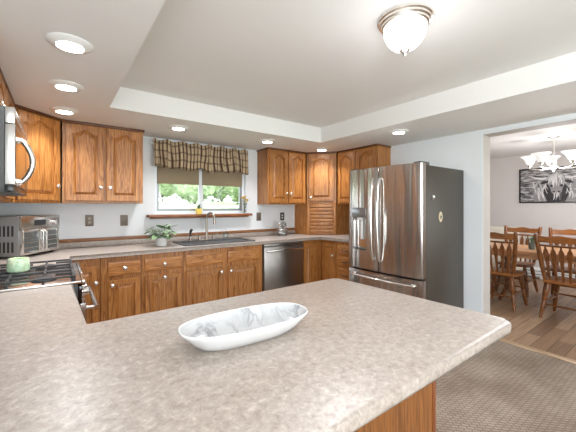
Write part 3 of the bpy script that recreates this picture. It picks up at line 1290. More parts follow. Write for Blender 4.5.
poly = [(XL + 0.0015, 2.779), (CF, 2.779), (CF, 3.232 - 0.015), (CF + 0.015, 3.232), (2.983 - 0.015, 3.232), (2.983, 3.232 - 0.015),
        (2.983, 2.527), (XR - 0.0015, 2.527), (XR - 0.0015, YB - 0.0015), (XL + 0.0015, YB - 0.0015)]
WT = thing('worktop', 'mottled beige laminate worktop along window wall with backsplash', 'countertop', (0, 0, 0))
s = NB()
prism(s, poly, 0.8765, CT, 0.012, 4)
top = obj('laminate_top', s, LAM, WT, ang=60)
SX0, SX1, SY0, SY1 = 1.085, 1.965, 3.295, 3.765
bool_cut(top, SX0 + 0.03, SX1 - 0.03, SY0 + 0.03, SY1 - 0.03, 0.8, 1.0)
s = NB()
bx(s, -0.26, 2.985, YB - 0.021, YB - 0.001, CT + 0.0008, 0.972, 0.004)
bx(s, XL + 0.001, XL + 0.021, 2.782, 3.55, CT + 0.0008, 0.985, 0.004)
bx(s, XR - 0.021, XR - 0.001, 2.53, 3.235, CT + 0.0008, 0.985, 0.004)
obj('backsplash', s, LAM, WT)
s = NB()
bx(s, -0.26, 2.985, YB - 0.024, YB - 0.001, 0.9725, 1.008, 0.004)
obj('wood_cap', s, OAK_STRIP, WT, label='dark wooden strip capping the backsplash')

# ------------------------------------------------------------------ sink, faucet and things round it
SK = thing('kitchen_sink', 'dark grey drop-in kitchen sink below the window', 'sink', (SX0, SY0, CT))
w, dp = SX1 - SX0, SY1 - SY0
def rr(x0, x1, y0, y1, r, n=5):
    return arc_pts(x1 - r, y0 + r, r, -90, 0, n) + arc_pts(x1 - r, y1 - r, r, 0, 90, n) + arc_pts(x0 + r, y1 - r, r, 90, 180, n) + arc_pts(x0 + r, y0 + r, r, 180, 270, n)
def lv(p, z):
    return [(a, c_, z) for a, c_ in p]
s = NB()
o0 = rr(0, w, 0, dp, 0.03)
o1 = rr(0.006, w - 0.006, 0.006, dp - 0.006, 0.028)
i0 = rr(0.045, w - 0.045, 0.045, dp - 0.12, 0.04)
i1 = rr(0.052, w - 0.052, 0.052, dp - 0.127, 0.036)
i2 = rr(0.065, w - 0.065, 0.065, dp - 0.14, 0.03)
loft(s, [lv(o0, 0.001), lv(o0, 0.008), lv(o1, 0.013), lv(i0, 0.013), lv(i1, 0.006), lv(i2, -0.16)], True, True)
obj('basin', s, GRANITE, SK)
s = NB()
bx(s, w * 0.5 - 0.012, w * 0.5 + 0.012, 0.062, dp - 0.137, -0.158, -0.02, 0.006)
obj('basin_divider', s, GRANITE, SK)
for xx in (0.25, 0.75):
    s = NB()
    lathe(s, [(0, -0.156), (0.04, -0.156), (0.042, -0.159), (0, -0.159)], (w * xx, 0.18, 0), 20)
    obj('drain', s, STEEL_B, SK)

FZ = CT + 0.0135
FA = thing('faucet', 'tall gooseneck faucet with two lever handles at the sink', 'faucet', (1.49, SY1 - 0.06, FZ))
s = NB()
lathe(s, [(0, 0), (0.03, 0), (0.03, 0.008), (0.022, 0.02), (0.019, 0.06), (0.014, 0.07), (0, 0.07)], seg=20)
bx(s, -0.11, 0.11, -0.024, 0.024, 0.0, 0.009, 0.004)
obj('base', s, BRONZE, FA)
s = NB()
pts = [(0, 0, 0.05), (0, 0, 0.26)]
dx, dy = 0.55, -0.835
for i in range(1, 13):
    a_ = PI * i / 12
    rr_ = 0.055
    hx = rr_ * (1 - math.cos(a_))
    pts.append((hx * dx, hx * dy, 0.26 + rr_ * math.sin(a_) * 1.3))
pts.append((0.11 * dx, 0.11 * dy, 0.225))
tube(s, pts, 0.0145, 12)
tube(s, [(0.11 * dx, 0.11 * dy, 0.235), (0.11 * dx, 0.11 * dy, 0.19)], [0.015, 0.018], 12)
obj('spout', s, BRONZE, FA)
for sx in (-1, 1):
    s = NB()
    lathe(s, [(0, 0.009), (0.022, 0.009), (0.02, 0.02), (0.014, 0.045), (0.016, 0.052), (0, 0.056)], (sx * 0.09, 0, 0), 16)
    tube(s, [(sx * 0.09, 0, 0.05), (sx * 0.125, -0.01, 0.06), (sx * 0.145, -0.015, 0.07)], [0.007, 0.006, 0.005], 8)
    obj('handle', s, BRONZE, FA)
SPR = thing('side_sprayer', 'dark pewter side sprayer upright beside the faucet on the left', 'sprayer', (1.285, SY1 - 0.06, FZ))
s = NB()
lathe(s, [(0, 0), (0.024, 0), (0.022, 0.012), (0.014, 0.03), (0.013, 0.05), (0, 0.05)], seg=16)
obj('base', s, BRONZE, SPR)
s = NB()
tube(s, [(0, 0, 0.048), (0, 0, 0.09), (0.002, -0.006, 0.115), (0.008, -0.024, 0.132)], [0.011, 0.013, 0.016, 0.017], 12)
obj('spray_head', s, PLATE_DK, SPR)
SB = thing('soap_dispenser', 'small clear glass soap bottle with pump right of faucet', 'soap dispenser', (1.76, SY1 - 0.03, FZ))
s = NB()
lathe(s, [(0, 0), (0.034, 0), (0.036, 0.006), (0.036, 0.05), (0.03, 0.068), (0.014, 0.08), (0.012, 0.092), (0, 0.092)], seg=20)
obj('bottle', s, SOAP, SB)
s = NB()
lathe(s, [(0, 0.0925), (0.014, 0.0925), (0.014, 0.103), (0.005, 0.105), (0.005, 0.125), (0, 0.125)], seg=16)
tube(s, [(0, 0, 0.125), (-0.02, -0.022, 0.126), (-0.027, -0.03, 0.12)], 0.0045, 8)
obj('pump', s, CHROME, SB)


def leaf(s, base, dirv, length, width, droop=0.3, n=5, cup=0.15):
    base = Vector(base)
    d = Vector(dirv).normalized()
    side = d.cross(Vector((0, 0, 1)))
    if side.length < 1e-3:
        side = Vector((1, 0, 0))
    side.normalize()
    up = side.cross(d).normalized()
    prev = None
    for i in range(n + 1):
        t_ = i / n
        c_ = base + d * length * t_ - Vector((0, 0, 1)) * droop * length * t_ * t_
        wv = width * 0.5 * math.sin(PI * min(1, 0.06 + t_ * 0.94)) ** 0.8
        row = [s.verts.new(c_ - side * wv + up * cup * wv), s.verts.new(c_), s.verts.new(c_ + side * wv + up * cup * wv)]
        if prev:
            s.faces.new((prev[0], prev[1], row[1], row[0]))
            s.faces.new((prev[1], prev[2], row[2], row[1]))
        prev = row


# potted plant
PP = thing('potted_plant', 'leafy green plant in a small white pot left of the sink', 'plant', (0.90, 3.50, CT + 0.0005))
s = NB()
lathe(s, [(0, 0), (0.05, 0), (0.054, 0.004), (0.058, 0.088), (0.055, 0.09), (0.051, 0.086), (0.05, 0.075), (0, 0.075)], seg=28)
obj('pot', s, WHITE_CER, PP)
s = NB()
lathe(s, [(0, 0.0755), (0.049, 0.0755), (0.045, 0.08), (0, 0.082)], seg=20)
obj('soil', s, SOIL, PP)
s = NB()
rnd = random.Random(3)
st_ = NB()
for i in range(80):
    a_ = rnd.uniform(0, 2 * PI)
    el = rnd.uniform(0.1, 1.3)
    ln = rnd.uniform(0.05, 0.16)
    d = Vector((math.cos(a_) * math.cos(el), math.sin(a_) * math.cos(el), math.sin(el)))
    tip = Vector((0, 0, 0.075)) + d * ln
    tube(st_, [(d.x * 0.01, d.y * 0.01, 0.078), tuple(tip)], [0.0018, 0.0012], 5)
    d2 = Vector((d.x, d.y, rnd.uniform(-0.05, 0.35)))
    leaf(s, tip, d2, rnd.uniform(0.07, 0.105), rnd.uniform(0.042, 0.062), rnd.uniform(0.1, 0.5))
obj('foliage', s, LEAF, PP, ang=180)
obj('stems', st_, LEAF_DK, PP)

# yellow planter and flower vase on the sill
SZ = 1.2435
YP = thing('yellow_planter', 'small square yellow planter with green sprig on window sill', 'plant', (1.43, YB - 0.045, SZ))
s = NB()
def sq(h, z):
    return [(-h, -h, z), (h, -h, z), (h, h, z), (-h, h, z)]
loft(s, [sq(0.028, 0), sq(0.034, 0.07), sq(0.03, 0.07), sq(0.028, 0.055)])
obj('pot', s, YELLOW, YP)
s = NB()
lathe(s, [(0, 0.0), (0.02, 0.0), (0.02, 0.003), (0, 0.004)], (0, 0, 0.0555), 12)
obj('soil', s, SOIL, YP)
s = NB()
for i in range(18):
    a_ = rnd.uniform(0, 2 * PI)
    d = Vector((math.cos(a_), math.sin(a_), rnd.uniform(0.4, 2.5)))
    leaf(s, Vector((0, 0, 0.056)) + d.normalized() * rnd.uniform(0.0, 0.03), d, rnd.uniform(0.05, 0.075), 0.02, 0.1)
leaf(s, (0.02, 0, 0.07), (1, -0.2, 0.3), 0.07, 0.02, 0.4)
leaf(s, (0.05, 0, 0.07), (1, -0.2, 0.1), 0.07, 0.018, 0.3)
obj('foliage', s, LEAF, YP, ang=180)

FV = thing('flower_vase', 'slim glass vase of yellow flowers at right end of sill', 'vase', (2.085, YB - 0.055, SZ))
s = NB()
lathe(s, [(0, 0), (0.026, 0), (0.028, 0.004), (0.022, 0.03), (0.018, 0.08), (0.024, 0.105), (0.022, 0.105), (0.016, 0.08), (0.02, 0.03), (0, 0.008)], seg=20)
obj('vase_glass', s, CLEAR, FV)
s = NB()
fl = NB()
for i in range(11):
    a_ = i * 2.4
    r_ = 0.052 * math.sqrt((i + 0.5) / 11)
    tx, ty, tz = r_ * math.cos(a_), r_ * math.sin(a_) * 0.6, 0.165 + 0.07 * ((i * 7) % 11) / 11
    tube(s, [(0.3 * tx * 0.1, 0.1 * ty, 0.015), (tx * 0.4, ty * 0.4, 0.11), (tx, ty, tz)], 0.0016, 5)
    for k in range(8):
        b_ = 2 * PI * k / 8
        leaf(fl, (tx, ty, tz), (math.cos(b_), math.sin(b_), 0.45), 0.026, 0.015, -0.1, 3)
    lathe(fl, [(0, -0.003), (0.006, 0.0), (0.005, 0.006), (0, 0.008)], (tx, ty, tz), 8)
for k in range(4):
    leaf(s, (0, 0, 0.11), (math.cos(k * 1.6), math.sin(k * 1.6), 0.6), 0.07, 0.02, 0.2)
obj('stems', s, LEAF_DK, FV, ang=180)
obj('blossoms', fl, PETAL, FV, ang=180)

# little dial scale on clear base
SC = thing('dial_scale', 'small clear countertop canister with round silver dial by tambour garage', 'canister', (2.60, 3.64, CT + 0.0005), R(-12))
s = NB()
bx(s, -0.062, 0.062, -0.045, 0.045, 0, 0.085, 0.008)
obj('clear_box', s, CLEAR, SC)
s = NB()
bx(s, -0.064, 0.064, -0.047, 0.047, 0.0855, 0.094, 0.003)
obj('lid', s, STEEL_B, SC)
s = NB()
lathe(s, [(0, -0.014), (0.055, -0.014), (0.062, -0.007), (0.062, 0.007), (0.055, 0.012), (0, 0.012)], (0, 0.0, 0.155), 32, 'y')
obj('dial', s, STEEL_B, SC)
s = NB()
lathe(s, [(0, -0.019), (0.012, -0.018), (0.012, -0.0145), (0, -0.0145)], (0, 0.0, 0.155), 16, 'y')
obj('hub', s, PLATE_DK, SC)

# outlets and switches on the window wall
def outlet(x, z, kind, label, plate):
    t = thing('wall_outlet' if kind != 'switch' else 'light_switch', label, 'outlet' if kind != 'switch' else 'switch', (x, YB, z), 0, 'backsplash outlets')
    s = NB()
    bx(s, -0.038, 0.038, -0.006, -0.0003, -0.06, 0.06, 0.003)
    obj('cover_plate', s, plate, t)
    if kind == 'switch':
        s = NB()
        bx(s, -0.016, 0.016, -0.009, -0.0062, -0.032, 0.032, 0.002)
        obj('rocker', s, plate, t)
    else:
        for dz in (-0.02, 0.02):
            s = NB()
            lathe(s, [(0, -0.008), (0.014, -0.008), (0.016, -0.0062), (0, -0.0062)], (0, 0, dz), 16, 'y')
            obj('socket', s, WHITE_PL if kind == 'white' else OUTLET_TAN, t)
    return t


outlet(0.268, 1.19, 'tan', 'tan double outlet with bronze plate beside the toaster oven', PLATE_BR)
outlet(0.593, 1.184, 'switch', 'bronze wall switch plate left of the sink window', PLATE_BR)
outlet(2.338, 1.192, 'switch', 'dark switch plate just right of the sink window', PLATE_BR)
outlet(2.756, 1.188, 'white', 'dark outlet plate with white sockets above the round dial', PLATE_DK)

# ------------------------------------------------------------------ range
RG = thing('gas_range', 'stainless gas range with black grates set into the left counter', 'range', (0.09, 2.073, 0), R(90))
RW, RD = 0.70, 0.64
s = NB()
bx(s, 0, RW, 0.0, RD, 0.03, 0.905, 0.004)
obj('body', s, GREY_DARK, RG)
s = NB()
bx(s, 0.002, RW - 0.002, -0.018, RD, 0.9055, 0.924, 0.004)
obj('cooktop', s, STEEL_H, RG)
s = NB()
bx(s, 0.0, RW, -0.034, -0.0185, 0.895, 0.927, 0.005)
obj('steel_rim', s, STEEL_B, RG)
s = NB()
bx(s, 0, RW, -0.02, -0.0005, 0.80, 0.894, 0.004)
obj('control_panel', s, BLACK_GLASS, RG)
for i in range(5):
    s = NB()
    lathe(s, [(0, -0.055), (0.018, -0.055), (0.021, -0.05), (0.022, -0.03), (0.026, -0.026), (0.026, -0.0205), (0, -0.0205)], (0.07 + 0.14 * i, 0, 0.848), 20, 'y')
    obj('control_knob', s, STEEL_B, RG)
s = NB()
bx(s, 0.003, RW - 0.003, -0.04, -0.0005, 0.255, 0.795, 0.006)
od = obj('oven_door', s, STEEL_H, RG)
s = NB()
bx(s, 0.12, RW - 0.12, -0.042, -0.0402, 0.36, 0.66)
obj('oven_window', s, BLACK_GLASS, od)
s = NB()
tube(s, [(0.06, -0.095, 0.745), (RW - 0.06, -0.095, 0.745)], 0.013, 14)
for xx in (0.09, RW - 0.09):
    tube(s, [(xx, -0.0405, 0.745), (xx, -0.095, 0.745)], 0.010, 10)
obj('door_handle', s, STEEL_B, od)
s = NB()
bx(s, 0.003, RW - 0.003, -0.035, -0.0005, 0.06, 0.248, 0.006)
obj('storage_drawer', s, STEEL_H, RG)
s = NB()
for xx in (0.04, RW - 0.04):
    for yy in (0.05, RD - 0.05):
        lathe(s, [(0, 0), (0.018, 0), (0.018, 0.0295), (0, 0.0295)], (xx, yy, 0), 12)
obj('feet', s, RUBBER, RG)
for (bxx, byy, br) in ((0.125, 0.15, 0.045), (0.125, 0.44, 0.038), (0.35, 0.30, 0.05), (0.575, 0.15, 0.045), (0.575, 0.44, 0.035)):
    s = NB()
    lathe(s, [(0, 0.9245), (br + 0.012, 0.9245), (br + 0.012, 0.932), (br, 0.934), (br, 0.940), (br * 0.8, 0.944), (0, 0.944)], (bxx, byy, 0), 24)
    obj('burner', s, IRON, RG)
for gi in range(3):
    g0 = 0.012 + gi * 0.2265
    g1 = g0 + 0.223
    s = NB()
    zt0, zt1 = 0.945, 0.957
    y0, y1 = 0.01, RD - 0.05
    bx(s, g0, g1, y0, y0 + 0.014, zt0, zt1, 0.003)
    bx(s, g0, g1, y1 - 0.014, y1, zt0, zt1, 0.003)
    bx(s, g0, g0 + 0.014, y0 + 0.014, y1 - 0.014, zt0, zt1, 0.003)
    bx(s, g1 - 0.014, g1, y0 + 0.014, y1 - 0.014, zt0, zt1, 0.003)
    gm = 0.5 * (g0 + g1)
    bx(s, gm - 0.006, gm + 0.006, y0 + 0.014, y0 + 0.09, zt0, zt1, 0.003)
    bx(s, gm - 0.006, gm + 0.006, y1 - 0.09, y1 - 0.014, zt0, zt1, 0.003)
    bx(s, gm - 0.006, gm + 0.006, 0.22, 0.38, zt0, zt1, 0.003)
    for yy in (0.15, 0.30, 0.44):
        bx(s, g0 + 0.014, g0 + 0.09, yy - 0.006, yy + 0.006, zt0, zt1, 0.003)
        bx(s, g1 - 0.09, g1 - 0.014, yy - 0.006, yy + 0.006, zt0, zt1, 0.003)
    for xx in (g0 + 0.007, g1 - 0.007):
        for yy in (y0 + 0.007, 0.30, y1 - 0.007):
            bx(s, xx - 0.007, xx + 0.007, yy - 0.007, yy + 0.007, 0.9245, zt0)
    obj('grate', s, IRON, RG)

# green glass candle jar on the grates
CJ = thing('candle_jar', 'green textured glass candle jar standing on the range grate', 'candle', (-0.185, 2.40, 0.9575))
s = NB()
lathe(s, [(0, 0), (0.046, 0), (0.052, 0.006), (0.054, 0.03), (0.051, 0.068), (0.046, 0.077), (0.042, 0.075), (0.046, 0.065), (0.046, 0.045), (0, 0.045)], seg=36)
obj('jar', s, GREEN_GL, CJ)
s = NB()
lathe(s, [(0, 0.0455), (0.0445, 0.0455), (0.0445, 0.053), (0, 0.053)], seg=30)
obj('wax', s, simple('pale_green_wax', srgb(206, 222, 196), 0.5), CJ)

# ------------------------------------------------------------------ microwave over the range
MW = thing('microwave', 'over-the-range stainless microwave with curved bar handle', 'microwave', (-0.162, 1.945, 1.405), R(90))
MWW, MWD, MWH = 0.762, 0.413, 0.40
s = NB()
bx(s, 0, MWW, 0.037, MWD, 0.0, MWH, 0.004)
obj('case', s, GREY_DARK, MW)
s = NB()
bx(s, 0.0, 0.58, 0.0, 0.036, 0.035, MWH - 0.08, 0.004)
md = obj('door', s, STEEL_B, MW)
s = NB()
bx(s, 0.012, 0.56, -0.002, -0.0002, 0.045, MWH - 0.088, 0)
obj('door_glass', s, BLACK_GLASS, md)
s = NB()
pts = []
for i in range(17):
    t_ = i / 16
    pts.append((0.06, -0.012 - 0.05 * math.sin(PI * t_) ** 0.7, 0.045 + 0.215 * t_))
tube(s, pts, [0.010] + [0.012] * 15 + [0.010], 12)
for zz in (0.05, 0.255):
    lathe(s, [(0, -0.022), (0.014, -0.022), (0.016, -0.0022), (0, -0.0022)], (0.06, 0, zz), 12, 'y')
obj('handle', s, NICKEL, md)
s = NB()
bx(s, 0.5825, MWW, 0.0, 0.036, 0.035, MWH - 0.08, 0.004)
obj('control_panel', s, BLACK_GLASS, MW)
s = NB()
bx(s, 0, MWW, 0.0, 0.036, MWH - 0.077, MWH, 0.004)
for i in range(30):
    bx(s, 0.04 + i * 0.023, 0.055 + i * 0.023, -0.002, 0.0, MWH - 0.04, MWH - 0.018)
obj('vent_grille', s, STEEL_B, MW)
s = NB()
bx(s, 0, MWW, 0.004, 0.036, 0.0, 0.033, 0.004)
obj('lower_lip', s, BLACK, MW)

# ------------------------------------------------------------------ toaster oven in the corner
TR = math.atan2(0.835, 0.55)
TO = thing('toaster_oven', 'stainless french-door countertop oven in the left corner', 'oven', (-0.235, 3.28, CT + 0.0005), TR)
TW, TD, TH = 0.455, 0.30, 0.345
s = NB()
bx(s, 0, TW, 0.02, TD, 0.016, TH, 0.01)
obj('case', s, simple('oven_case_steel', (0.42, 0.42, 0.41, 1), 0.4, 0.8), TO)
for row in (0.05, 0.18):
    for k in range(7):
        yy = 0.06 + k * 0.032
        obj('vent_slot', bx(NB(), -0.0015, 0.0005, yy, yy + 0.016, row, row + 0.085), PLATE_DK, TO)
s = NB()
bx(s, 0, TW, 0.0, 0.0195, 0.235, TH - 0.002, 0.004)
cp = obj('control_panel', s, STEEL_H, TO)
s = NB()
bx(s, 0.14, 0.27, -0.002, -0.0002, 0.262, 0.308, 0)
obj('display', s, BLACK_GLASS, cp)
s = NB()
lathe(s, [(0, -0.026), (0.022, -0.026), (0.026, -0.022), (0.027, -0.0005), (0, -0.0005)], (0.375, 0, 0.285), 24, 'y')
obj('dial', s, CHROME, cp)
s = NB()
for k in range(3):
    lathe(s, [(0, -0.006), (0.008, -0.006), (0.009, -0.0005), (0, -0.0005)], (0.31, 0, 0.262 + 0.022 * k), 12, 'y')
obj('buttons', s, STEEL_B, cp)
for (x0, x1, hx) in ((0.006, 0.219, 0.2), (0.221, TW - 0.006, 0.24)):
    s = NB()
    f = 0.024
    bx(s, x0, x0 + f, 0, 0.018, 0.025, 0.232, 0.003)
    bx(s, x1 - f, x1, 0, 0.018, 0.025, 0.232, 0.003)
    bx(s, x0 + f, x1 - f, 0, 0.018, 0.025, 0.048, 0.003)
    bx(s, x0 + f, x1 - f, 0, 0.018, 0.21, 0.232, 0.003)
    dd = obj('oven_door', s, STEEL_B, TO)
    s = NB()
    bx(s, x0 + f, x1 - f, 0.008, 0.0185, 0.048, 0.21)
    obj('oven_window', s, OVEN_GLASS, dd)
    s = NB()
    for k in range(3):
        tube(s, [(x0 + f + 0.008, 0.0065, 0.08 + k * 0.042), (x1 - f - 0.008, 0.0065, 0.08 + k * 0.042)], 0.0022, 6)
    obj('rack_wires', s, STEEL_B, dd)
    s = NB()
    tube(s, [(hx, -0.003, 0.04), (hx, -0.03, 0.052), (hx, -0.03, 0.205), (hx, -0.003, 0.217)], 0.008, 10)
    obj('door_handle', s, STEEL_B, dd)
for xx in (0.04, TW - 0.04):
    for yy in (0.05, TD - 0.03):
        s = NB()
        lathe(s, [(0, 0), (0.014, 0), (0.016, 0.0155), (0, 0.0155)], (xx, yy, 0), 12)
        obj('foot', s, RUBBER, TO)

# ------------------------------------------------------------------ dishwasher
DW = thing('dishwasher', 'stainless dishwasher between sink cabinet and corner cabinet', 'dishwasher', (2.036, 3.262, 0))
DWW = 0.632
s = NB()
bx(s, 0.003, DWW - 0.003, 0.0, 0.57, 0.1, 0.872, 0.003)
obj('tub_case', s, GREY_DARK, DW)
s = NB()
bx(s, 0.005, DWW - 0.005, -0.03, -0.0005, 0.115, 0.835, 0.008)
dd = obj('door', s, STEEL_DW, DW)
s = NB()
bx(s, 0.005, DWW - 0.005, -0.026, -0.0005, 0.837, 0.868, 0.004)
obj('control_strip', s, STEEL_DW, DW)
s = NB()
bx(s, 0.03, DWW - 0.03, -0.066, -0.05, 0.77, 0.797, 0.006)
for xx in (0.05, DWW - 0.05):
    bx(s, xx - 0.012, xx + 0.012, -0.05, -0.0305, 0.775, 0.793, 0.002)
obj('bar_handle', s, STEEL_B, dd)
s = NB()
bx(s, 0.005, DWW - 0.005, 0.05, 0.5, 0.0, 0.0995)
obj('toe_kick', s, BLACK, DW)

# ------------------------------------------------------------------ refrigerator
FXF, FY1, FW = 2.692, 2.487, 0.915
FR = thing('refrigerator', 'stainless french-door refrigerator with ice dispenser and bottom freezer', 'refrigerator', (FXF, FY1, 0), R(-90))
FD = 3.57 - FXF
DT = 0.10
s = NB()
bx(s, 0.004, FW - 0.004, DT + 0.006, FD, 0.03, 1.735, 0.008)
obj('cabinet_body', s, GREY_SIDE, FR)
s = NB()
for xx in (0.05, FW - 0.05):
    for yy in (0.2, FD - 0.08):
        lathe(s, [(0, 0), (0.025, 0), (0.025, 0.0295), (0, 0.0295)], (xx, yy, 0), 12)
bx(s, 0.03, FW - 0.03, 0.13, 0.15, 0.005, 0.0295)
obj('feet', s, RUBBER, FR)


def fdoor(x0, x1, z0, z1, bulge=0.028):
    s = NB()
    n = 20
    poly = [(x1, DT), (x0, DT)]
    for i in range(n + 1):
        u_ = i / n
        x_ = x0 + (x1 - x0) * u_
        g_ = (x_ / FW - 0.5) * 2
        y_ = 0.034 - bulge * (1 - g_ * g_)
        e = min(u_, 1 - u_) * (x1 - x0)
        if e < 0.012:
            y_ += 0.012 - math.sqrt(max(0, 0.012 ** 2 - (0.012 - e) ** 2))
        poly.append((x_, y_))
    prism(s, poly, z0, z1, 0.004, 2)
    return s


XM = 0.432
dl = obj('door', fdoor(0.002, XM - 0.003, 0.655, 1.752), STEEL, FR, label='left refrigerator door with water and ice dispenser')
dr = obj('door', fdoor(XM + 0.003, FW - 0.002, 0.655, 1.752), STEEL, FR)
fz = obj('freezer_drawer', fdoor(0.002, FW - 0.002, 0.06, 0.635), STEEL, FR)
DX0, DX1 = 0.075, 0.29
bool_cut(dl, DX0 + 0.012, DX1 - 0.012, -0.05, 0.078, 0.86, 1.26)
s = NB()
bx(s, DX0 + 0.0125, DX1 - 0.0125, 0.070, 0.0775, 0.862, 1.255)
obj('dispenser_back', s, STEEL_B, dl)
s = NB()
bx(s, DX0 + 0.01, DX1 - 0.01, 0.0, 0.05, 1.215, 1.325, 0.006)
obj('dispenser_panel', s, simple('dispenser_grey', srgb(148, 150, 150), 0.25, 0.7), dl)
s = NB()
lathe(s, [(0, 1.19), (0.03, 1.19), (0.04, 1.2), (0.042, 1.2145), (0, 1.2145)], (0.5 * (DX0 + DX1), 0.035, 0), 20)
bx(s, 0.5 * (DX0 + DX1) - 0.018, 0.5 * (DX0 + DX1) + 0.018, 0.052, 0.06, 0.97, 1.19, 0.004)
obj('dispenser_spout', s, WHITE_PL, dl, label='white ice chute and paddle')
s = NB()
bx(s, DX0 + 0.0135, DX1 - 0.0135, 0.012, 0.0695, 0.863, 0.872, 0.002)
obj('drip_tray', s, GREY_DARK, dl)
for xx, par in ((XM - 0.04, dl), (XM + 0.04, dr)):
    s = NB()
    pts = []
    for i in range(15):
        t_ = i / 14
        pts.append((xx, -0.012 - 0.045 * math.sin(PI * t_) ** 0.5, 0.77 + 0.86 * t_))
    tube(s, [(xx, 0.012, 0.77)] + pts + [(xx, 0.012, 1.63)], 0.0125, 12)
    obj('door_handle', s, STEEL_B, par)
s = NB()
pts = [(0.07, 0.022, 0.585)]
for i in range(15):
    t_ = i / 14
    pts.append((0.07 + (FW - 0.14) * t_, -0.012 - 0.045 * math.sin(PI * t_) ** 0.5, 0.585))
pts.append((FW - 0.07, 0.022, 0.585))
tube(s, pts, 0.0125, 12)
obj('drawer_handle', s, STEEL_B, fz)
for xx in (0.02, FW - 0.10):
    s = NB()
    bx(s, xx, xx + 0.08, 0.05, 0.2, 1.7525 if False else 1.7355, 1.768, 0.006)
    obj('hinge_cover', s, GREY_DARK, FR)
# magnets on its side
MY = FY1 - FW + 0.0035
MG = thing('fridge_magnet', 'small white and brown magnet high on the refrigerator side', 'magnet', (2.93, MY, 1.425), 0, 'refrigerator side magnets')
s = NB()
lathe(s, [(0, -0.012), (0.012, -0.011), (0.016, -0.005), (0.016, -0.0005), (0, -0.0005)], (0, 0, 0.008), 16, 'y')
obj('white_knob', s, WHITE_PL, MG)
s = NB()
bx(s, -0.03, 0.004, -0.008, -0.0005, -0.022, 0.006, 0.003)
obj('brown_tag', s, PLATE_BR, MG)
MG = thing('fridge_magnet', 'oval cream magnet with dark star hanging on the refrigerator side', 'magnet', (3.06, MY, 1.235), 0, 'refrigerator side magnets')
s = NB()
pts2 = [(0.032 * math.cos(2 * PI * i / 32), 0.052 * math.sin(2 * PI * i / 32)) for i in range(32)]
prism(s, pts2, -0.008, -0.0005, 0.002, 2, axis='y')
obj('oval_plaque', s, simple('cream_plaque', srgb(206, 190, 160), 0.5), MG)
s = NB()
star = []
for i in range(10):
    rr2 = 0.022 if i % 2 == 0 else 0.010
    star.append((rr2 * math.sin(2 * PI * i / 10), rr2 * 1.3 * math.cos(2 * PI * i / 10)))
prism(s, star, -0.010, -0.0082, axis='y')
obj('star', s, PLATE_DK, MG)
tag(obj('cable_clip', bx(NB(), 3.50, 3.515, MY - 0.008, MY - 0.0005, 1.27, 1.30, 0.003), PLATE_BR), 'tiny brown hook near the back edge of the refrigerator side', 'hook')

# ------------------------------------------------------------------ white oval dish on the peninsula
DS = thing('serving_dish', 'long oval white dish with grey marbled inside on the peninsula', 'dish', (0.494, 0.879, CT + 0.0006), R(-3))


def stadium(Lx, Wy, z, n=56):
    r_ = Wy / 2
    h = Lx / 2 - r_
    out = []
    for i in range(n):
        t_ = 2 * PI * i / n
        e = 2.6
        ct, st2 = math.cos(t_), math.sin(t_)
        out.append((Lx / 2 * math.copysign(abs(ct) ** (2 / e), ct), Wy / 2 * math.copysign(abs(st2) ** (2 / e), st2), z))
    return out


s = NB()
rings = loft(s, [stadium(0.30, 0.100, 0.0), stadium(0.315, 0.112, 0.003), stadium(0.365, 0.150, 0.022), stadium(0.415, 0.186, 0.047), stadium(0.434, 0.2, 0.058),
                 stadium(0.436, 0.202, 0.061), stadium(0.432, 0.198, 0.0635), stadium(0.424, 0.191, 0.062)], True, False)
obj('dish_body', s, WHITE_CER, DS, ang=60)
s = NB()
loft(s, [stadium(0.424, 0.191, 0.062), stadium(0.408, 0.178, 0.051), stadium(0.36, 0.142, 0.024), stadium(0.325, 0.115, 0.010), stadium(0.30, 0.1, 0.007)], False, True)
obj('marbled_interior', s, MARBLE, DS, ang=60, label='white glaze with grey marble veins')

# ------------------------------------------------------------------ dining room
def turned_leg(s, p0, p1, r=0.025):
    """turned leg from foot p0 to top p1"""
    p0, p1 = Vector(p0), Vector(p1)
    prof = [(0, 0.55), (0.06, 0.62), (0.1, 0.8), (0.13, 0.62), (0.16, 0.8), (0.3, 0.95), (0.45, 1.0), (0.5, 0.7), (0.53, 1.0), (0.56, 1.15), (0.6, 0.75), (0.63, 1.05), (0.8, 1.15), (0.9, 0.95), (1.0, 0.7)]
    tube(s, [p0 + (p1 - p0) * t_ for t_, _ in prof], [r * k for _, k in prof], 10)


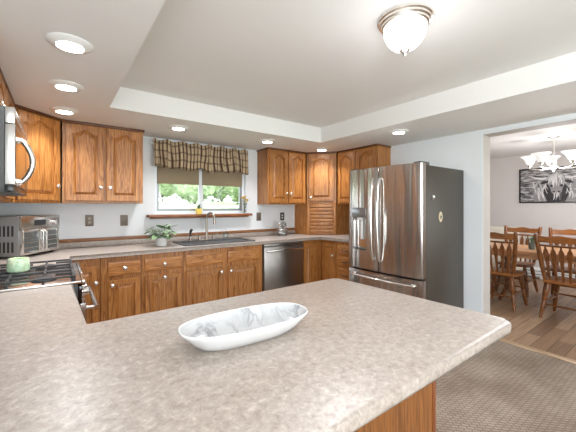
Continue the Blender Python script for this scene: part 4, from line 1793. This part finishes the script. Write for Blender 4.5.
def make_chair(label, loc, rz, rail=CHAIR_OAK_RAIL):
    t = thing('dining_chair', label, 'chair', loc, rz, 'arrow-back oak dining chairs')
    s = NB()
    outl = [(-0.19, -0.2), (0.19, -0.2), (0.215, -0.05), (0.22, 0.12), (0.19, 0.2), (0.1, 0.22), (-0.1, 0.22), (-0.19, 0.2), (-0.22, 0.12), (-0.215, -0.05)]
    prism(s, outl, 0.425, 0.46, 0.01, 3)
    obj('seat', s, rail, t)
    feet = {}
    for sx in (-1, 1):
        for sy in (-1, 1):
            s = NB()
            p0 = (sx * 0.205, sy * (0.21 if sy > 0 else 0.235), 0.0)
            p1 = (sx * 0.15, sy * 0.15, 0.4255)
            feet[(sx, sy)] = (Vector(p0), Vector(p1))
            turned_leg(s, p0, p1)
            obj('leg', s, CHAIR_OAK, t)
    def on(k, z):
        a_, b_ = feet[k]
        return a_ + (b_ - a_) * (z / 0.4255)
    for (k1, k2, z1) in (((-1, -1), (-1, 1), 0.2), ((1, -1), (1, 1), 0.2), ((-1, 1), (1, 1), 0.24), ((-1, -1), (1, -1), 0.17)):
        s = NB()
        a_, b_ = on(k1, z1), on(k2, z1)
        tube(s, [a_, a_.lerp(b_, 0.3), a_.lerp(b_, 0.5), a_.lerp(b_, 0.7), b_], [0.009, 0.012, 0.015, 0.012, 0.009], 8)
        obj('stretcher', s, CHAIR_OAK, t)
    # back
    for sx in (-1, 1):
        s = NB()
        tube(s, [(sx * 0.175, -0.175, 0.459), (sx * 0.2, -0.205, 0.65), (sx * 0.225, -0.255, 0.9), (sx * 0.235, -0.28, 1.005), (sx * 0.235, -0.282, 1.018)], [0.018, 0.022, 0.021, 0.02, 0.014], 10, flat=1.15)
        obj('back_post', s, CHAIR_OAK, t)
    def rail_mesh(z0, z1, hw, ypos, wave, bow):
        s = NB()
        loops = []
        for i in range(17):
            u_ = -1 + 2 * i / 16
            zt = z1 + wave * (0.5 + 0.5 * math.cos(PI * u_ * 2)) * (1 if abs(u_) < 0.5 else 0.3)
            x_ = hw * u_
            y_ = ypos - bow * (1 - u_ * u_)
            tl = -0.012
            loops.append([(x_, y_ - 0.01, z0), (x_, y_ + 0.01, z0), (x_, y_ + 0.01 + tl, zt), (x_, y_ - 0.01 + tl, zt)])
        loft(s, loops)
        return s
    obj('top_rail', rail_mesh(0.915, 0.985, 0.222, -0.262, 0.018, 0.03), rail, t)
    obj('back_rail', rail_mesh(0.865, 0.888, 0.214, -0.246, 0.0, 0.025), CHAIR_OAK, t)
    for k in range(5):
        u_ = (k - 2) / 2.0
        s = NB()
        xb, xt = u_ * 0.125, u_ * 0.155
        yb, yt = -0.178 - 0.008 * (1 - u_ * u_), -0.244 - 0.025 * (1 - u_ * u_)
        prof = [(0, 0.010), (0.2, 0.012), (0.45, 0.015), (0.62, 0.021), (0.8, 0.026), (0.87, 0.022), (0.93, 0.010), (1.0, 0.008)]
        loops = []
        for t_, w_ in prof:
            x_, y_, z_ = xb + (xt - xb) * t_, yb + (yt - yb) * t_, 0.459 + (0.867 - 0.459) * t_
            loops.append([(x_ - w_, y_ - 0.006, z_), (x_ + w_, y_ - 0.006, z_), (x_ + w_, y_ + 0.006, z_), (x_ - w_, y_ + 0.006, z_)])
        loft(s, loops)
        obj('spindle', s, CHAIR_OAK, t)
    return t


ch = make_chair('oak arrow-back dining chair on near side of table, half behind the wall edge', (4.90, 1.655, 0), R(-90))
for loc, rz, lab in (((4.885, 0.965, 0), R(-94), 'oak arrow-back dining chair on near side of table, nearest the frame\'s right edge'),
                     ((5.80, 1.775, 0), R(90), 'oak dining chair across the table, left one facing the kitchen'),
                     ((5.80, 1.185, 0), R(90), 'oak dining chair across the table, right one facing the kitchen')):
    c2 = copy_tree(ch)
    c2.location = loc
    c2.rotation_euler = (0, 0, rz)
    c2['label'] = lab

DT_ = thing('dining_table', 'light oak dining table surrounded by arrow-back chairs', 'table', (5.37, 1.2, 0))
s = NB()
hx, hy = 0.42, 1.0
prism(s, rr(-hx, hx, -hy, hy, 0.09, 6), 0.72, 0.75, 0.008, 3)
obj('tabletop', s, TABLE_OAK, DT_)
s = NB()
bx(s, -hx + 0.08, hx - 0.08, -hy + 0.1, -hy + 0.125, 0.64, 0.7195)
bx(s, -hx + 0.08, hx - 0.08, hy - 0.125, hy - 0.1, 0.64, 0.7195)
bx(s, -hx + 0.08, -hx + 0.105, -hy + 0.125, hy - 0.125, 0.64, 0.7195)
bx(s, hx - 0.105, hx - 0.08, -hy + 0.125, hy - 0.125, 0.64, 0.7195)
obj('apron', s, TABLE_OAK, DT_)
for sy in (-1, 1):
    s = NB()
    lathe(s, [(0, 0.09), (0.05, 0.09), (0.055, 0.14), (0.035, 0.2), (0.06, 0.35), (0.06, 0.45), (0.035, 0.52), (0.055, 0.6), (0.06, 0.7195), (0, 0.7195)], (0, sy * 0.55, 0), 20)
    for sx in (-1, 1):
        tube(s, [(0, sy * 0.55, 0.13), (sx * 0.12, sy * 0.55, 0.11), (sx * 0.24, sy * 0.55, 0.05), (sx * 0.3, sy * 0.55, 0.025)], [0.035, 0.034, 0.028, 0.025], 10)
    obj('pedestal', s, CHAIR_OAK, DT_)

TP = thing('table_plant', 'small dark potted plant on the dining table', 'plant', (5.25, 1.425, 0.7505))
s = NB()
lathe(s, [(0, 0), (0.03, 0), (0.036, 0.005), (0.046, 0.09), (0.042, 0.093), (0.038, 0.083), (0, 0.083)], seg=20)
obj('pot', s, simple('dark_planter', srgb(96, 104, 96), 0.4), TP)
s = NB()
for i in range(34):
    a_ = rnd.uniform(0, 2 * PI)
    d = Vector((math.cos(a_), math.sin(a_), rnd.uniform(0.3, 2.0)))
    leaf(s, Vector((0, 0, 0.1)) + d.normalized() * rnd.uniform(-0.015, 0.08), d, rnd.uniform(0.04, 0.08), 0.03, 0.3)
obj('foliage', s, LEAF_DK, TP, ang=180)

# white runner of plates is not readable in the photo; low white heater along the far wall
BH = thing('baseboard_heater', 'long white baseboard heater along the far dining wall', 'heater', (XD - 0.0155, 1.3, 0.0))
s = NB()
prism(s, [(0, 0.03), (-0.06, 0.03), (-0.07, 0.06), (-0.07, 0.17), (-0.045, 0.20), (0, 0.20)], -1.3, 2.3, axis='y')
obj('cover', s, WHITE_PL, BH)
s = NB()
for k in range(2):
    bx(s, -0.0725, -0.0702, -1.28, 2.28, 0.075 + 0.06 * k, 0.085 + 0.06 * k)
obj('vent_slot', s, PLATE_DK, BH)
s = NB()
for yy in (-1.2, 0.5, 2.2):
    bx(s, -0.06, -0.005, yy - 0.02, yy + 0.02, 0.0003, 0.0297)
obj('feet', s, WHITE_PL, BH)

# cream armchair far left behind the table
AC = thing('armchair', 'cream upholstered armchair against far dining wall, mostly hidden', 'armchair', (6.72, 2.40, 0), R(90))
s = NB()
bx(s, -0.3, 0.3, -0.25, 0.3, 0.16, 0.44, 0.05, 4)
obj('seat', s, CREAM, AC)
s = NB()
bx(s, -0.29, 0.29, -0.38, -0.251, 0.2, 0.95, 0.06, 4)
obj('backrest', s, CREAM, AC)
for sx in (-1, 1):
    s = NB()
    bx(s, sx * 0.301, sx * 0.38, -0.36, 0.28, 0.16, 0.62, 0.035, 4)
    obj('armrest', s, CREAM, AC)
    for yy in (-0.28, 0.22):
        s = NB()
        tube(s, [(sx * 0.25, yy, 0), (sx * 0.24, yy, 0.165)], [0.016, 0.024], 10)
        obj('leg', s, CHAIR_OAK, AC)

# chandelier
CH = thing('chandelier', 'nickel chandelier with upturned white glass bell shades', 'chandelier', (5.66, 1.285, ZT))
s = NB()
lathe(s, [(0, -0.0005), (0.07, -0.0005), (0.072, -0.008), (0.05, -0.022), (0.016, -0.03), (0, -0.03)], seg=28)
obj('canopy', s, NICKEL, CH)
s = NB()
tube(s, [(0, 0, -0.029), (0, 0, -0.31)], 0.011, 12)
lathe(s, [(0, -0.30), (0.018, -0.31), (0.03, -0.34), (0.036, -0.37), (0.03, -0.405), (0.046, -0.42), (0.05, -0.435), (0.03, -0.455), (0.012, -0.47), (0.016, -0.485), (0.006, -0.5), (0, -0.503)], seg=20)
obj('stem', s, simple('satin_silver', (0.8, 0.78, 0.74, 1), 0.3, 0.9), CH)
for k in range(5):
    a_ = 2 * PI * k / 5 + 0.35
    cx, sy_ = math.cos(a_), math.sin(a_)
    RR = 0.275
    s = NB()
    pts = [(0.03 * cx, 0.03 * sy_, -0.43), (0.12 * cx, 0.12 * sy_, -0.46), (0.22 * cx, 0.22 * sy_, -0.455), (0.285 * cx, 0.285 * sy_, -0.435), (RR * cx, RR * sy_, -0.405)]
    tube(s, pts, 0.009, 10)
    lathe(s, [(0, -0.41), (0.02, -0.405), (0.028, -0.392), (0.024, -0.378), (0, -0.378)], (RR * cx, RR * sy_, 0), 16)
    arm = obj('arm', s, NICKEL, CH)
    s = NB()
    lathe(s, [(0.02, -0.3778), (0.038, -0.372), (0.05, -0.345), (0.063, -0.31), (0.085, -0.278), (0.118, -0.255), (0.115, -0.254), (0.08, -0.278), (0.058, -0.31), (0.045, -0.345), (0.033, -0.367), (0, -0.37)], (RR * cx, RR * sy_, 0), 24)
    obj('glass_shade', s, SHADE_EM, arm)
pl = bpy.data.lights.new('chandelier_lamp', 'POINT')
pl.energy = POWER_CHAND
pl.shadow_soft_size = 0.3
pl.color = (0.95, 0.96, 1.0)
po = bpy.data.objects.new('chandelier_lamp', pl)
po.location = (0, 0, -0.62)
po.parent = CH
COL.objects.link(po)

# framed cow picture on the far dining wall
AW, AH = 1.06, 0.65
AR = thing('framed_picture', 'black framed black-and-white picture of a long-haired cow on dining wall', 'picture', (XD, 2.16, 1.408), R(-90))
s = NB()
f = 0.022
bx(s, 0, AW, -0.03, -0.001, 0, f, 0.002)
bx(s, 0, AW, -0.03, -0.001, AH - f, AH, 0.002)
bx(s, 0, f, -0.03, -0.001, f, AH - f, 0.002)
bx(s, AW - f, AW, -0.03, -0.001, f, AH - f, 0.002)
obj('frame', s, BLACK, AR)
s = NB()
bx(s, f, AW - f, -0.018, -0.001, f, AH - f)
obj('canvas', s, CANVAS, AR, smooth=False)
# the cow: flat brush shapes
cxp = 0.56
def blob(poly, y0, y1):
    s = NB()
    prism(s, poly, y0, y1, axis='y')
    return s
ell = lambda cx_, cz_, a1_, b1_, n=28, jit=0.0: [(cx_ + a1_ * math.cos(2 * PI * i / n) * (1 + jit * math.sin(5 * i)), cz_ + b1_ * math.sin(2 * PI * i / n) * (1 + jit * math.cos(7 * i))) for i in range(n)]
body = [(cxp - 0.33, f + 0.003), (cxp - 0.34, 0.25), (cxp - 0.27, 0.40), (cxp - 0.1, 0.46), (cxp + 0.1, 0.46), (cxp + 0.28, 0.40), (cxp + 0.36, 0.25), (cxp + 0.35, f + 0.003)]
obj('cow_body', blob(body, -0.0195, -0.0181), HAIR_MD, AR)
chest = [(cxp - 0.13, f + 0.003), (cxp - 0.2, 0.22), (cxp - 0.12, 0.36), (cxp + 0.1, 0.36), (cxp + 0.2, 0.22), (cxp + 0.12, f + 0.003)]
obj('cow_chest', blob(chest, -0.0208, -0.0197), INK, AR)
obj('cow_head', blob([(cxp - 0.12, 0.44), (cxp - 0.125, 0.36), (cxp - 0.085, 0.26), (cxp - 0.075, 0.2), (cxp - 0.05, 0.165), (cxp + 0.05, 0.165), (cxp + 0.075, 0.2), (cxp + 0.085, 0.26), (cxp + 0.125, 0.36), (cxp + 0.12, 0.44), (cxp + 0.06, 0.5), (cxp - 0.06, 0.5)], -0.0222, -0.021), HAIR_MD, AR)
s = NB()
rc = random.Random(11)
def strand(x0, z0, x1, z1, w_, bend):
    pts_ = []
    for i in range(7):
        t_ = i / 6
        pts_.append((x0 + (x1 - x0) * t_ + bend * math.sin(PI * t_), z0 + (z1 - z0) * t_))
    lo = [(p[0] - w_ * (0.3 + 0.7 * math.sin(PI * i / 6)), p[1]) for i, p in enumerate(pts_)]
    hi = [(p[0] + w_ * (0.3 + 0.7 * math.sin(PI * i / 6)), p[1]) for i, p in enumerate(pts_)]
    prism(s, lo + hi[::-1], -0.0236, -0.0225, axis='y')
for k in range(22):
    u_ = (k - 10.5) / 10.5
    strand(cxp + 0.05 * u_, 0.52 + 0.02 * rc.random(), cxp + 0.14 * u_ + rc.uniform(-0.01, 0.01), 0.27 + 0.09 * rc.random() + 0.05 * abs(u_), 0.006, 0.03 * u_)
for k in range(36):
    sx = -1 if k % 2 else 1
    x0 = cxp + sx * rc.uniform(0.14, 0.34)
    z0 = rc.uniform(0.2, 0.44)
    strand(x0, z0, x0 + sx * rc.uniform(-0.05, 0.03), max(0.03, z0 - rc.uniform(0.1, 0.22)), rc.uniform(0.005, 0.011), sx * rc.uniform(0.0, 0.03))
for k in range(8):
    x0 = cxp + rc.uniform(-0.05, 0.05)
    strand(x0, 0.2, x0 + rc.uniform(-0.04, 0.04), 0.05, 0.007, 0.01)
obj('cow_hair', s, HAIR_LT, AR)
s = NB()
for sx in (-1, 1):
    hp = [(0.10, 0.44), (0.2, 0.43), (0.3, 0.45), (0.40, 0.50), (0.41, 0.51), (0.29, 0.475), (0.2, 0.46), (0.10, 0.475)]
    prism(s, [(cxp + sx * a_, c_) for a_, c_ in hp], -0.0236, -0.0225, axis='y')
obj('cow_horns', s, HAIR_LT, AR)
for sx in (-1, 1):
    ep = [(0.11, 0.415), (0.2, 0.40), (0.24, 0.35), (0.18, 0.345), (0.12, 0.37)]
    obj('cow_ear', blob([(cxp + sx * a_, c_) for a_, c_ in ep], -0.0246, -0.0237), INK, AR)
    obj('cow_eye', blob(ell(cxp + sx * 0.07, 0.31, 0.02, 0.024, 14), -0.0246, -0.0237), INK, AR)
    obj('cow_nostril', blob(ell(cxp + sx * 0.035, 0.2, 0.018, 0.014, 12), -0.0246, -0.0237), INK, AR)

# ------------------------------------------------------------------ outside the sink window
b = NB()
NXG, NYG = 30, 30
gv = [[b.verts.new((-25 + 60 * i / NXG, 4.2 + 42 * j / NYG, 0.35 + 1.9 * (j / NYG) ** 0.8 + 0.15 * math.sin(i * 0.9) * (j / NYG))) for j in range(NYG + 1)] for i in range(NXG + 1)]
for i in range(NXG):
    for j in range(NYG):
        b.faces.new((gv[i][j], gv[i + 1][j], gv[i + 1][j + 1], gv[i][j + 1]))
o = struct('ground_lawn', b, LAWN)
b = NB()
bx(b, -30, 30, -30, YF - 0.13, -0.25, -0.12)
bx(b, -30, XL - 0.13, YF - 0.13, 4.2, -0.25, -0.12)
struct('ground_yard', b, LAWN, smooth=False)
b = NB()
bx(b, XR + RT, 30, -30, -1.63, -0.25, -0.119)
struct('ground_garden', b, LAWN, smooth=False)


def gz(y):
    return 0.35 + 1.9 * max(0, (y - 4.2) / 42) ** 0.8


def tree(x, y, h, r, label, mt, seed, trunk=0.5):
    t = thing('garden_tree', label, 'tree', (x, y, gz(y) - 0.2), 0, 'trees beyond the lawn')
    rt = random.Random(seed)
    s = NB()
    tube(s, [(0, 0, 0), (0.05, 0, h * trunk * 0.5), (0, 0.03, h * trunk + r * 0.3)], [0.16, 0.12, 0.09], 8)
    obj('trunk', s, BARK, t)
    s = NB()
    core = bmesh.ops.create_icosphere(s, subdivisions=3, radius=1.0)
    for vv in core['verts']:
        k_ = 0.82 + 0.12 * math.sin(5 * vv.co.x + seed) * math.cos(6 * vv.co.z) + rt.uniform(-0.05, 0.05)
        vv.co = Vector((vv.co.x * r * k_, vv.co.y * r * k_, h * trunk + (h * (1 - trunk)) * 0.5 + vv.co.z * (h * (1 - trunk)) * 0.5 * k_))
    for k in range(500):
        p = Vector((rt.gauss(0, 1), rt.gauss(0, 1), rt.gauss(0, 1))).normalized() * rt.uniform(0.75, 0.95)
        cpt = Vector((p.x * r, p.y * r, h * trunk + (h * (1 - trunk)) * 0.5 + p.z * (h * (1 - trunk)) * 0.5))
        d = Vector((rt.uniform(-1, 1), rt.uniform(-1, 1), rt.uniform(-0.6, 0.8)))
        leaf(s, cpt, d, 0.4 * r / 2.4, 0.34 * r / 2.4, 0.3, 3)
    obj('crown', s, mt, t, ang=180)


tree(8.6, 14, 5.5, 1.0, 'slim garden tree on the lawn seen through right window pane', TREE2, 1, 0.5)
for i, (x, y, h, r, mt, lab) in enumerate(((5.5, 30, 5.2, 2.5, TREE, 'broad tree beyond the lawn at far left of the window'),
                                        (10.8, 30, 4.4, 2.5, TREE2, 'pale tree beyond the lawn behind the left pane'),
                                        (16.1, 30, 5.4, 2.5, TREE, 'broad tree beyond the lawn behind the window\'s middle bar'),
                                        (21.4, 30, 4.6, 2.5, TREE2, 'pale tree beyond the lawn behind the right pane'),
                                        (26.7, 30, 5.4, 2.5, TREE, 'broad tree beyond the lawn at far right of the window'),
                                        (9.8, 38, 8, 3.2, TREE2, 'tall pale tree in the second row behind the left pane'),
                                        (16.8, 38, 8, 3.2, TREE, 'tall tree in the second row behind the middle bar'),
                                        (23.8, 38, 8, 3.2, TREE2, 'tall pale tree in the second row behind the right pane'),
                                        (30.8, 38, 8, 3.2, TREE, 'tall tree in the second row at right window edge'))):
    tree(x, y, h, r, lab, mt, 20 + i, 0.03)
